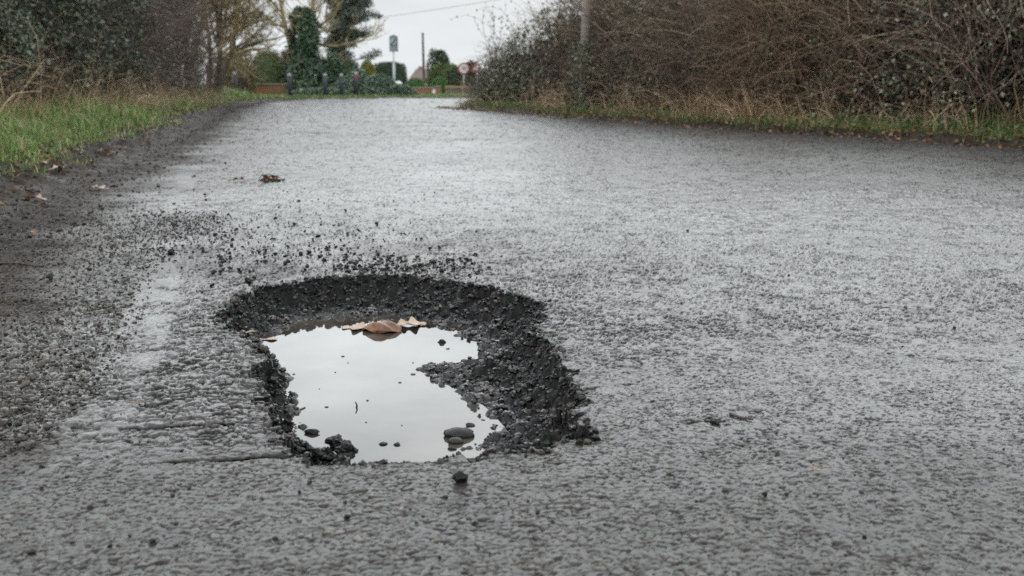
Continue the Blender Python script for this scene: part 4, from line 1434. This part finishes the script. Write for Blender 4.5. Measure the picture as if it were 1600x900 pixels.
def grow(base, d, L, r, levels, nchild, spread, up=0.15, K=6, ratio=0.62, wob=0.12):
    """returns list of levels, each (P, R) arrays"""
    out = []
    B = np.array([base]); D = norm(np.array([d], float)); Ls = np.array([L]); Rs = np.array([r])
    for lv in range(levels):
        n = len(B)
        P = np.zeros((n, K, 3)); P[:, 0] = B
        dd = D.copy(); DD = np.zeros((n, K, 3)); DD[:, 0] = dd
        for i in range(1, K):
            P[:, i] = P[:, i - 1] + dd * (Ls / (K - 1))[:, None]
            dd = norm(dd + RNG.normal(size=(n, 3)) * wob + np.array([0, 0, up * (0.5 if lv == 0 else 1)]))
            DD[:, i] = dd
        R = Rs[:, None] * np.linspace(1, 0.45, K)[None]
        out.append((P, R))
        if lv == levels - 1: break
        nc = nchild[lv]
        t = RNG.uniform(0.28 if lv == 0 else 0.15, 1.0, (n, nc))
        ki = np.clip((t * (K - 1)).astype(int), 0, K - 2); fr = t * (K - 1) - ki
        idx = np.arange(n)[:, None]
        B = (P[idx, ki] * (1 - fr[..., None]) + P[idx, ki + 1] * fr[..., None]).reshape(-1, 3)
        D = norm(DD[idx, ki].reshape(-1, 3) + RNG.normal(size=(n * nc, 3)) * spread[lv])
        Ls = (Ls[:, None] * ratio * RNG.uniform(0.6, 1.2, (n, nc)) * (1.15 - 0.5 * t)).ravel()
        Rs = (R[idx, ki] * 0.55).ravel()
        Rs = np.maximum(Rs, 0.006)
    return out


def bare_tree(label, base, L, r, lean, levels=5, nchild=(9, 6, 6, 5), spread=(0.75, 0.65, 0.6, 0.6), leaves=0, name="bare_tree", ratio=0.6, stems=1, up=0.12, rmin=0.006):
    root = thing(name, label, "tree", base)
    tr, br, tips = [], [], []
    for k in range(stems):
        d = (lean[0] + RNG.normal(0, 0.22 * (stems > 1)), lean[1] + RNG.normal(0, 0.2 * (stems > 1)), 1)
        lv = grow((RNG.normal(0, .12) * (stems > 1), RNG.normal(0, .1) * (stems > 1), -0.1), d, L * RNG.uniform(.8, 1), r, levels, nchild, spread, up, 6, ratio)
        for i, (P, R) in enumerate(lv):
            V, F = tubes(P, R, 8 if i == 0 else (4 if i == 1 else 3))
            (tr if i == 0 else br).append((V, F, np.repeat(RNG.random(len(P)), len(V) // len(P))))
        tips.append(lv[-1][0][:, 2:].reshape(-1, 3))
    V, F, _ = join(tr)
    mk("trunk", V, F, M_BARK, root, None, True)
    V, F, rn = join(br)
    mk("branches", V, F, M_BRANCH, root, {"rnd": rn})
    if leaves:
        tp = np.concatenate(tips)
        tp = tp[RNG.integers(0, len(tp), leaves)]
        V, F = leaf_cards(tp, rnd_unit(leaves), rnd_unit(leaves), 0.08, 0.06)
        mk("dead_leaves", V, F, M_DEADL, root, {"rnd": np.repeat(0.4 + .6 * RNG.random(leaves), 4)})
    return root


RNG = np.random.default_rng(903)
b0 = at(330, 148, 31)
bare_tree("spreading bare tree with greenish trunk at the end of the left hedge", (b0[0], 31, 0.1), 4.6, 0.075, (0.10, 0), 5, (16, 8, 6, 4), (0.62, 0.5, 0.5, 0.5), 900, stems=4, ratio=0.56, up=0.05)
b0 = at(300, 150, 36)
bare_tree("taller bare tree half hidden behind the left hedge end", (b0[0], 36, 0.1), 6.0, 0.10, (0.22, 0), 5, (18, 8, 6, 4), (0.62, 0.5, 0.5, 0.5), 500, stems=2, ratio=0.56, up=0.05)
RNG = np.random.default_rng(904)
# ivy clad tree: bare tree + ivy column
b0 = at(478, 148, 47)
t_ = bare_tree("bare topped tree with its trunk wrapped in thick dark ivy", (b0[0], 47, 0.05), 8.0, 0.12, (0.0, 0), 5, (12, 7, 6, 4), (0.55, 0.5, 0.5, 0.5), 0, name="ivy_clad_tree", stems=2, ratio=0.5)
n = 9500
hz = RNG.random(n)
prof = np.interp(hz, [0, 0.25, 0.45, 0.7, 0.92, 1.0], [1.1, 0.85, 0.58, 0.62, 0.52, 0.25])
a = RNG.uniform(0, 2 * np.pi, n)
lumpy = 1 + 0.85 * fbm(a * 1.0, hz * 4.0, 1.9, 701, 4, 0.6)
rr = prof * lumpy * (1 - np.abs(RNG.normal(0, 0.18, n)))
hz_ = hz * 3.75
pos = np.column_stack([rr * np.cos(a), rr * np.sin(a), hz_ + 0.05])
V, F = leaf_cards(pos, rnd_unit(n) - [0, 0, .4], norm(np.column_stack([np.cos(a), np.sin(a), np.full(n, .4)]) + RNG.normal(0, .5, (n, 3))), RNG.uniform(.08, .15, n), RNG.uniform(.07, .12, n))
mk("ivy", V, F, M_LAUREL, t_, {"rnd": np.repeat(RNG.random(n) ** 1.6, 4)})

RNG = np.random.default_rng(905)
# big pine
b0 = at(538, 148, 60)
pine = thing("pine_tree", "tall dark pine with clumped needles leaning over the garden hedges", "tree", (b0[0], 60, 0.03))
P = np.array([[[0, 0, -.1], [0.05, 0, 1.6], [-0.1, 0.1, 3.2], [0.1, 0, 5.0], [0.0, 0, 6.6]]])
V, F = tubes(P, np.array([[.2, .17, .14, .1, .05]]), 8)
mk("trunk", V, F, M_BARK, pine, None, True)
brs, cl = [], []
for k in range(84):
    h = RNG.uniform(1.7, 6.4)
    a_ = RNG.uniform(0, 2 * np.pi)
    L_ = RNG.uniform(0.8, 2.0) * (1.25 if math.cos(a_) > 0 else 0.38)
    d_ = np.array([math.cos(a_), math.sin(a_), RNG.uniform(0.05, 0.6)])
    Pb = np.array([[0, 0, h]]) + np.linspace(0, 1, 5)[:, None] * d_[None] * L_
    Pb[:, 2] += 0.1 * np.linspace(0, 1, 5) ** 2
    brs.append(Pb)
    for f in (0.5, 0.75, 1.0):
        c_ = Pb[0] + (Pb[-1] - Pb[0]) * f + RNG.normal(0, .12, 3)
        cl.append((c_, RNG.uniform(0.22, 0.42)))
V, F = tubes(np.array(brs), np.repeat(np.linspace(.05, .02, 5)[None], len(brs), 0), 4)
mk("branches", V, F, M_BRANCH, pine, {"rnd": np.full(len(V), 0.2)})
pos = np.concatenate([c_ + rnd_unit(125) * r_ * (RNG.random((125, 1)) ** 0.4) * [1.2, 1.2, .75] for c_, r_ in cl])
n = len(pos)
V, F = leaf_cards(pos, rnd_unit(n) + [0, 0, .3], rnd_unit(n), RNG.uniform(.10, .2, n), RNG.uniform(.03, .07, n))
mk("needles", V, F, M_PINE, pine, {"rnd": np.repeat(RNG.random(n) ** 1.3, 4)})

RNG = np.random.default_rng(906)
# drooping bare shrub between ivy tree and pine
b0 = at(522, 148, 50)
bare_tree("purplish bare shrub with drooping branches between ivy tree and pine", (b0[0], 50, 0.05), 2.3, 0.035, (-0.1, 0), 4, (9, 6, 5), (0.7, 0.6, 0.6), 0, name="bare_shrub", stems=4, up=-0.02, ratio=0.5)

RNG = np.random.default_rng(907)
shrub_px("olive_hedge", "olive brown loose hedge behind the bare tree and left bollards", "hedge", 332, 390, 86, 45, 5000, 0.10, M_OLIVE, twigs=160, lump=.2, solid=.8, boxy=True)
shrub_px("brown_shrub", "low brown twiggy bush left of the orange brick wall", "shrub", 368, 388, 112, 43, 1400, 0.08, M_YEWB, twigs=120, solid=.7)
shrub_px("clipped_yew", "smooth clipped dark green yew dome above the orange brick wall", "shrub", 389, 447, 79, 47.6, 11000, 0.07, M_YEW, lump=.04, solid=.94, sq=0.72)
shrub_px("clipped_beech", "dark brown rounded bush behind the clipped green dome", "shrub", 432, 476, 74, 53, 5000, 0.09, M_YEWB, lump=.08, solid=.9, sq=0.8)
shrub_px("laurel_shrub", "glossy green laurel at the foot of the ivy covered tree", "shrub", 492, 548, 97, 47.5, 4200, 0.13, M_LAUREL, lump=.3, solid=.7)
shrub_px("garden_hedge", "small dark square hedge under the pine", "hedge", 524, 560, 93, 57, 3500, 0.09, M_DHEDGE, boxy=True, lump=.05, solid=.9)
shrub_px("golden_shrub", "yellow green conifer shrub between the two dark hedges", "shrub", 546, 592, 88, 55, 5000, 0.10, M_GOLD, lump=.22, solid=.8)
shrub_px("garden_hedge", "long dark clipped hedge behind the tall grey sign post", "hedge", 584, 636, 97, 58, 6000, 0.09, M_DHEDGE, boxy=True, lump=.05, solid=.92)
for x0, x1, yt, Y, lab in [(520, 590, 113, 44, "bluish green juniper mound left of the sign post"), (560, 630, 120, 43.2, "bluish green juniper mound at the foot of the sign post"),
                           (600, 655, 134, 42.3, "low tail of the juniper mat by the road bend"), (455, 540, 139, 42.5, "flat juniper mat below the ivy covered tree")]:
    shrub_px("juniper_shrub", lab, "shrub", x0, x1, yt, Y, 4200, 0.12, M_JUNI, lump=.18, solid=.75, stem=True, dfac=.5, group="juniper mounds along the far verge")
shrub_px("conifer_tree", "pointed dark conifer far behind the brick garden wall", "tree", 671, 704, 78, 85, 4200, 0.16, M_DHEDGE, lump=.16, solid=.6, sq=0.9)
shrub_px("evergreen_shrub", "wide olive green evergreen beneath the pointed conifer", "shrub", 665, 722, 92, 72, 6500, 0.14, M_YEW, lump=.2, solid=.85)
shrub_px("evergreen_shrub", "dark evergreen behind the round speed limit sign", "shrub", 700, 762, 90, 68, 6500, 0.14, M_DHEDGE, lump=.15, solid=.85)
shrub_px("garden_hedge", "small green clipped hedge on top of the brick garden wall", "hedge", 635, 664, 123, 54, 2200, 0.09, M_GREENH, boxy=True, lump=.05, solid=.9)
shrub_px("green_shrub", "bright green rounded shrub right of the brick pillar", "shrub", 672, 703, 122, 52.5, 2600, 0.09, M_GREENH, lump=.12, solid=.85)

# ------------------------------------------------------------------ walls, house
def brick_mat(name, c1, c2, mortar):
    m, nt, b = new_mat(name)
    tc = nt.nodes.new("ShaderNodeTexCoord")
    s = nt.nodes.new("ShaderNodeSeparateXYZ"); nt.links.new(tc.outputs["Object"], s.inputs[0])
    cb = nt.nodes.new("ShaderNodeCombineXYZ")
    nt.links.new(math_n(nt, 'ADD', s.outputs[0], s.outputs[1]), cb.inputs[0]); nt.links.new(s.outputs[2], cb.inputs[1])
    br = nt.nodes.new("ShaderNodeTexBrick")
    br.inputs["Color1"].default_value = (*c1, 1); br.inputs["Color2"].default_value = (*c2, 1); br.inputs["Mortar"].default_value = (*mortar, 1)
    br.inputs["Scale"].default_value = 1.0; br.inputs["Brick Width"].default_value = 0.225; br.inputs["Row Height"].default_value = 0.075
    br.inputs["Mortar Size"].default_value = 0.008
    nt.links.new(cb.outputs[0], br.inputs["Vector"])
    c = mixc(nt, maprange(nt, noise(nt, 2.5, 5), .4, .65, 0, .45), br.outputs["Color"], (0.08, 0.07, 0.045))
    nt.links.new(c, b.inputs["Base Color"]); b.inputs["Roughness"].default_value = 0.85
    bump(nt, b, br.outputs["Fac"], -0.004)
    return m


M_BR1 = brick_mat("orange_brick", (0.26, 0.12, 0.05), (0.20, 0.085, 0.035), (0.17, 0.14, 0.10))
M_BR2 = brick_mat("red_brick", (0.27, 0.11, 0.065), (0.21, 0.08, 0.05), (0.2, 0.16, 0.13))
M_BR3 = brick_mat("purple_brick", (0.14, 0.095, 0.085), (0.11, 0.075, 0.07), (0.14, 0.12, 0.11))
M_COPE = simple_mat("coping", (0.16, 0.145, 0.11), (0.25, 0.22, 0.17), 0.8, 9)
M_WHITE = simple_mat("white_paint", (0.55, 0.55, 0.54), (0.72, 0.72, 0.71), 0.5, 10)


def wall(label, x0, x1, ytop, Y, mat, th=0.22, cope=0.06, name="garden_wall", copem=None):
    a, b_ = at(x0, ytop, Y), at(x1, ytop, Y)
    h = a[2]
    root = thing(name, label, "wall", ((a[0] + b_[0]) / 2, Y, 0.0))
    w = b_[0] - a[0]
    bm_obj("brickwork", box((0, 0, (h - cope) / 2 - .05), (w, th, h - cope + .1)), mat, root)
    bm_obj("coping", box((0, 0, h - cope / 2 + 0.002), (w + .05, th + .07, cope), 0, 0.012), copem or M_COPE, root)
    return root, a, b_, h


wall("low orange brick wall with pale coping below the clipped dome", 376, 458, 130.5, 46.5, M_BR1)
wall("red brick garden wall beyond the far grass right of the junipers", 632, 680, 136, 50, M_BR2)
r_, a, b_, h = wall("square brick end pillar of the red garden wall", 680.4, 688, 134, 50, M_BR2, 0.26, 0.05, "brick_pillar")
wall("low purple grey wall with mossy tan top right of the brick pillar", 696, 735, 134, 49, M_BR3, 0.3, 0.12, "garden_wall", simple_mat("moss_top", (0.16, 0.13, 0.06), (0.24, 0.2, 0.1), 0.9, 9))
p0, p1 = at(675.5, 138, 49.6), at(680.5, 148.5, 49.6)
pl = thing("marker_post", "small white marker post in front of the red garden wall", "marker post", ((p0[0] + p1[0]) / 2, 49.6, 0.05))
bm_obj("post", box((0, 0, (p0[2] - 0.12) / 2), (p1[0] - p0[0], 0.06, p0[2] - 0.12), 0, 0.012), M_WHITE, pl)
bm_obj("cap", box((0, 0, p0[2] - 0.09), (p1[0] - p0[0] + .02, 0.08, 0.05), 0, 0.01), M_COPE, pl)
# brick bit behind the dark hedge
wall("patch of red brick wall seen between dark hedge and sign post", 594, 612, 116, 59.3, M_BR2, 0.22, 0.05)
for px, py, s, lab in [(613, 132, .30, "pale rounded boulder at the foot of the grey sign post"), (622, 131, .34, "white rounded boulder right of the grey sign post")]:
    p = at(px, py, 45.5)
    V, F = rock_base(3, int(px), 0.8, 9, True)
    o = mk("blob", V * s * .5, F, M_WHITE, None, None, True); o.location = (p[0], p[1], p[2])  # plain pale shape, what it is stays unclear
    V, F = tubes(np.array([[[0, 0, -p[2] - .05], [0, 0, -.05]]]), np.array([[0.16, 0.12]]), 7)
    mk("plinth", V, F, M_COPE, o)
    tag(o, lab, "blob")

# distant house
M_ROOF = simple_mat("brown_tiles", (0.085, 0.06, 0.055), (0.14, 0.10, 0.09), 0.8, 3)
a, b_ = at(643, 107, 110), at(694, 126, 110)
hx = (a[0] + b_[0]) / 2; hw = (b_[0] - a[0])
house = thing("house", "distant brick house with a brown tiled roof behind the garden walls", "house", (hx, 112, -0.2))
ev = at(643, 124, 110)[2] + .2; rg = at(643, 107, 110)[2] + .2
bm_obj("wall", box((0, 0, ev / 2), (hw, 6, ev)), M_BR2, house)
bm = bmesh.new()
vs = [bm.verts.new(c) for c in [(-hw / 2 - .2, -3.3, ev + .003), (hw / 2 + .2, -3.3, ev + .003), (hw / 2 - .4, 0, rg), (-hw / 2 + .3, 0, rg), (-hw / 2 - .2, 3.3, ev + .003), (hw / 2 + .2, 3.3, ev + .003)]]
for f in ((0, 1, 2, 3), (5, 4, 3, 2), (0, 3, 4), (1, 5, 2), (0, 4, 5, 1)): bm.faces.new([vs[i] for i in f])
rf = bm_obj("roof", bm, M_ROOF, house)
bm_obj("chimney", box((-hw * .28, 0.2, rg - .1), (.5, .4, .7), 0, .02), M_BR2, rf)
# small gable in front
gb = at(676, 121, 108); gw = 1.1
bm = bmesh.new()
gz_ = gb[2] + .2
vs = [bm.verts.new(c) for c in [(gb[0] - hx - gw, -3.9, ev - .75), (gb[0] - hx + gw, -3.9, ev - .75), (gb[0] - hx, -3.9, gz_ + .1), (gb[0] - hx - gw, -3.02, ev - .75), (gb[0] - hx + gw, -3.02, ev - .75), (gb[0] - hx, -3.02, gz_ + .1)]]
for f in ((0, 1, 2), (3, 5, 4), (0, 2, 5, 3), (1, 4, 5, 2), (0, 3, 4, 1)): bm.faces.new([vs[i] for i in f])
bm_obj("gable", bm, M_COPE, house)
M_GLASS, nt, b = new_mat("window_glass"); b.inputs["Base Color"].default_value = (.03, .035, .04, 1); b.inputs["Roughness"].default_value = .08
for wx in (-hw * .3, 0.1):
    w_ = bm_obj("window", box((wx, -3.03, ev * .55), (.8, .1, .7), 0, .01), M_WHITE, house)
    bm_obj("pane", box((wx, -3.09, ev * .55), (.66, .03, .56)), M_GLASS, w_)

# ------------------------------------------------------------------ poles, cable
M_POLE = simple_mat("weathered_pole", (0.17, 0.15, 0.13), (0.30, 0.265, 0.235), 0.75, 6, 0.25, 0.006)
p = at(912, 160, 17.9); ptop = at(919, 0, 17.9)
pz = float(HZ(p[0], p[1])[0])
pole = thing("utility_pole", "weathered grey wooden pole rising out of the right hedge", "utility pole", (p[0], p[1], pz))
Pz = np.linspace(-0.2, 6.5, 10)
lean = (ptop[0] - p[0]) / 2.0
V, F = tubes(np.column_stack([Pz * lean * .5, np.zeros(10), Pz])[None], np.linspace(.085, .068, 10)[None], 14)
mk("shaft", V, F, M_POLE, pole, None, True)
bm_obj("cap", lathe(bmesh.new(), [(.075, 0), (.075, .02), (.03, .06)], 12, (6.5 * lean * .5, 0, 6.5)), M_POLE, pole)
bm_obj("cross_arm", box((6.0 * lean * .5, -0.10, 6.0), (1.2, .08, .1), 0, .01), M_POLE, pole)
# ivy climbing it
n = 1100
hz = RNG.random(n) * 1.1 + .05; a = RNG.uniform(0, 6.28, n)
pos = np.column_stack([.11 * np.cos(a) + RNG.normal(0, .09, n), .10 * np.sin(a) - .10 + RNG.normal(0, .05, n), hz])
V, F = leaf_cards(pos, rnd_unit(n), rnd_unit(n) + [0, -1, 0], RNG.uniform(.04, .07, n), .045)
iv = thing("climbing_ivy", "ivy climbing the lower part of the wooden utility pole", "ivy", pole.location)
mk("leaves", V, F, M_BRAMB, iv, {"rnd": np.repeat(RNG.random(n), 4)})
V, F = tubes(np.array([[[.08, -.09, 0], [.09, -.1, .5], [.05, -.12, .9], [.09, -.09, 1.25]]]), np.array([[.012, .01, .008, .005]]), 5)
mk("stem", V, F, M_TWIGS, iv, {"rnd": np.full(len(V), .4)})

p = at(662.5, 120, 92); pt = at(661.5, 53, 92)
tp = thing("telegraph_pole", "thin distant telegraph pole standing against the sky", "telegraph pole", (p[0], 92, -0.2))
V, F = tubes(np.array([[[0, 0, 0], [-.02, 0, pt[2] * .5], [-.05, 0, pt[2] + .2]]]), np.array([[.12, .11, .085]]), 10)
M_POLE2 = simple_mat("dark_pole", (0.035, 0.03, 0.028), (0.07, 0.06, 0.055), 0.8, 4)
mk("shaft", V, F, M_POLE2, tp, None, True)
bm_obj("step_iron", box((.22, 0, at(664, 103, 92)[2] + .2), (.36, .06, .07)), M_POLE2, tp)
bm_obj("cap", lathe(bmesh.new(), [(.13, 0), (.13, .04), (.05, .1)], 10, (-.05, 0, pt[2] + .2)), M_POLE2, tp)
c0, c1 = at(520, 38, 66), at(1150, -70, 66)
tt = np.linspace(0, 1, 24)
Pc = c0[None] + (c1 - c0)[None] * tt[:, None]
Pc[:, 2] -= 0.9 * 4 * tt * (1 - tt) * 0.25
V, F = tubes(Pc[None], np.full((1, 24), .010), 4)
o = mk("overhead_cable", V, F, M_POLE2); tag(o, "single thin cable sagging across the pale sky", "cable")

# ------------------------------------------------------------------ bollards
M_BOL = simple_mat("dark_bollard", (0.028, 0.032, 0.042), (0.05, 0.056, 0.07), 0.45, 6)
M_BCAP = simple_mat("grey_cap", (0.20, 0.205, 0.21), (0.29, 0.295, 0.30), 0.5, 6)
M_RED, nt, b = new_mat("red_reflector"); b.inputs["Base Color"].default_value = (.32, .03, .035, 1); b.inputs["Roughness"].default_value = .25
nt.links.new(ramp(nt, noise(nt, 30), [(.3, (.22, .02, .025)), (.7, (.36, .045, .05))]), b.inputs["Base Color"])


def make_bollard(reflector):
    root = thing("bollard", "bollard", "bollard")
    bm_obj("post", lathe(bmesh.new(), [(.075, -.15), (.075, .70), (.068, .72)], 16), M_BOL, root, True)
    bm_obj("band", lathe(bmesh.new(), [(.072, .722), (.079, .73), (.079, .76), (.072, .765)], 16), M_RED if reflector else M_BOL, root, True)
    bm_obj("cap", lathe(bmesh.new(), [(.076, .767), (.074, .82), (.055, .86), (.02, .885)], 16), M_BCAP, root, True)
    if reflector:
        bm_obj("reflector", box((0, -.078, .66), (.085, .012, .10), 0, .004), M_RED, root)
    return root


protos = {True: make_bollard(True), False: make_bollard(False)}
usedp = set()
GRP = "dark bollards along the far verge"
for px, yb, Y, refl, lab in [(327.5, 149, 34, True, "dark bollard with red reflector at the end of the left hedge"),
                             (367, 149, 37.5, False, "dark bollard before the low brown bush left of the orange wall"),
                             (453.5, 150, 40.2, False, "dark bollard standing at the right end of the orange brick wall"),
                             (508.5, 149.5, 41.0, False, "dark bollard in front of the ivy clad tree and laurel"),
                             (534, 149.5, 41.2, False, "dark bollard between the laurel and the juniper mounds"),
                             (557, 149, 41.3, True, "dark bollard with red reflector in front of the juniper")]:
    src = protos[refl]
    p = at(px, yb, Y)
    z0 = float(HZ(p[0], Y)[0])
    if refl not in usedp:
        o = src; usedp.add(refl)
    else:
        o = src.copy(); COL.objects.link(o)
        for ch in list(src.children):
            c = ch.copy(); COL.objects.link(c); c.parent = o
    o.location = (p[0], Y, z0)
    o.rotation_euler = (RNG.normal(0, .02), RNG.normal(0, .02), 0)
    tag(o, lab, "bollard", GRP)

# ------------------------------------------------------------------ signs
M_SGREY = simple_mat("grey_sign_face", (0.13, 0.155, 0.165), (0.17, 0.20, 0.21), 0.5, 3)
M_SPALE = simple_mat("pale_disc", (0.23, 0.27, 0.29), (0.28, 0.32, 0.34), 0.5, 3)
M_SDARK = simple_mat("dark_sash", (0.05, 0.065, 0.07), (0.07, 0.085, 0.09), 0.5, 3)
M_SPOST = simple_mat("grey_post", (0.28, 0.31, 0.31), (0.38, 0.41, 0.41), 0.45, 3)
Ys = 44.5
a, b_ = at(608, 55.5, Ys), at(622, 80.5, Ys)
sx = (a[0] + b_[0]) / 2; w = b_[0] - a[0]; z1, z0 = a[2], b_[2]
sign = thing("road_sign", "tall grey post with a rectangular grey sign bearing a slashed disc", "sign", (at(615, 100, Ys)[0], Ys, 0.03))
sx0 = sign.location.x
bm_obj("post", lathe(bmesh.new(), [(.055, -.1), (.055, 1.35), (.038, 1.36), (.038, z1 - .1)], 12, (0, 0.06, 0)), M_SPOST, sign, True)
bm = bmesh.new()
cx = sx - sx0
pts = [(-w / 2, z0), (w / 2, z0), (w / 2, z1 - .04), (w * .28, z1), (0, z1 + .035), (-w * .28, z1), (-w / 2, z1 - .04)]
fr = [bm.verts.new((cx + px, 0, pz_ - .03)) for px, pz_ in pts]
f = bm.faces.new(fr)
r = bmesh.ops.extrude_face_region(bm, geom=[f])
bmesh.ops.translate(bm, vec=(0, .02, 0), verts=[v for v in r["geom"] if isinstance(v, bmesh.types.BMVert)])
bmesh.ops.recalc_face_normals(bm, faces=bm.faces[:])
panel = bm_obj("panel", bm, M_SGREY, sign)


def disc(r, y_, seg, cx_, cz_, th=.006):
    bm = bmesh.new()
    bmesh.ops.create_cone(bm, cap_ends=True, segments=seg, radius1=r, radius2=r, depth=th)
    bmesh.ops.rotate(bm, cent=(0, 0, 0), matrix=Matrix.Rotation(math.pi / 2, 3, 'X'), verts=bm.verts)
    bmesh.ops.translate(bm, vec=(cx_, y_, cz_), verts=bm.verts)
    return bm


dcz = z0 + (z1 - z0) * .58 - .03
bm_obj("ring", disc(w * .47, -.004, 40, cx, dcz), M_SDARK, panel)
bm_obj("disc", disc(w * .41, -.010, 40, cx - .01, dcz + .02), M_SPALE, panel)
bm = box((0, 0, 0), (w * .9, .006, .062))
bmesh.ops.rotate(bm, cent=(0, 0, 0), matrix=Matrix.Rotation(-math.radians(48), 3, 'Y'), verts=bm.verts)
bmesh.ops.translate(bm, vec=(cx, -.018, dcz + .01), verts=bm.verts)
bm_obj("slash", bm, M_SDARK, panel)
for k in range(3):
    bm_obj("stripe", box((cx - .03 + .01 * k, -.004, z0 + .03 + .055 * k), (w * (.62 - .05 * k), .006, .018)), M_SPALE, panel)
bm_obj("foot_band", box((cx, -.004, z0 - .012), (w * .96, .006, .02)), M_SDARK, panel)

M_SRED = simple_mat("sign_red", (0.25, 0.035, 0.035), (0.34, 0.05, 0.05), 0.45, 4)
M_SWHITE = simple_mat("sign_white", (0.42, 0.41, 0.41), (0.52, 0.51, 0.51), 0.45, 4)
M_SBLACK = simple_mat("sign_black", (0.03, 0.03, 0.03), (0.05, 0.05, 0.05), 0.5, 4)
Yq = 56.0
p = at(724.5, 107, Yq)
ss_ = thing("speed_limit_sign", "round white speed limit sign with red rim beside the corner bush", "sign", (p[0], Yq, 0.0))
bm_obj("post", lathe(bmesh.new(), [(.035, -.1), (.035, p[2] + .15)], 10, (0, .05, 0)), M_SPOST, ss_, True)
rim = bm_obj("rim", disc(.31, 0, 40, 0, p[2], .012), M_SRED, ss_)
bm_obj("face", disc(.235, -.009, 40, 0, p[2], .008), M_SWHITE, ss_)
fc = bpy.data.curves.new("digits", 'FONT'); fc.body = "30"; fc.size = .30; fc.extrude = .003; fc.align_x = 'CENTER'; fc.align_y = 'CENTER'
to = bpy.data.objects.new("digits", fc); COL.objects.link(to)
dg = bpy.context.evaluated_depsgraph_get()
me = bpy.data.meshes.new_from_object(to.evaluated_get(dg)); bpy.data.objects.remove(to)
me.materials.clear(); me.materials.append(M_SBLACK)
to = bpy.data.objects.new("digits", me); COL.objects.link(to); to.parent = ss_
to.location = (0, -.018, p[2]); to.rotation_euler = (math.pi / 2, 0, 0)
p = at(745, 106, Yq - 1)
ws = thing("warning_sign", "red rimmed white triangular sign half hidden by the corner bush", "sign", (p[0], Yq - 1, 0.0))
bm_obj("post", lathe(bmesh.new(), [(.035, -.1), (.035, p[2] + .1)], 10, (0, .05, 0)), M_SPOST, ws, True)


def tri(r, y_, th):
    bm = disc(r, y_, 3, 0, 0, th)
    bmesh.ops.rotate(bm, cent=(0, y_, 0), matrix=Matrix.Rotation(0, 3, 'Y'), verts=bm.verts)
    top = max(v.co.z for v in bm.verts); low = min(v.co.z for v in bm.verts)
    if abs(top) < abs(low):
        bmesh.ops.rotate(bm, cent=(0, y_, 0), matrix=Matrix.Rotation(math.pi, 3, 'Y'), verts=bm.verts)
    bmesh.ops.translate(bm, vec=(0, 0, p[2]), verts=bm.verts)
    return bm


bm_obj("rim", tri(.40, 0, .012), M_SRED, ws)
bm_obj("face", tri(.25, -.009, .008), M_SWHITE, ws)
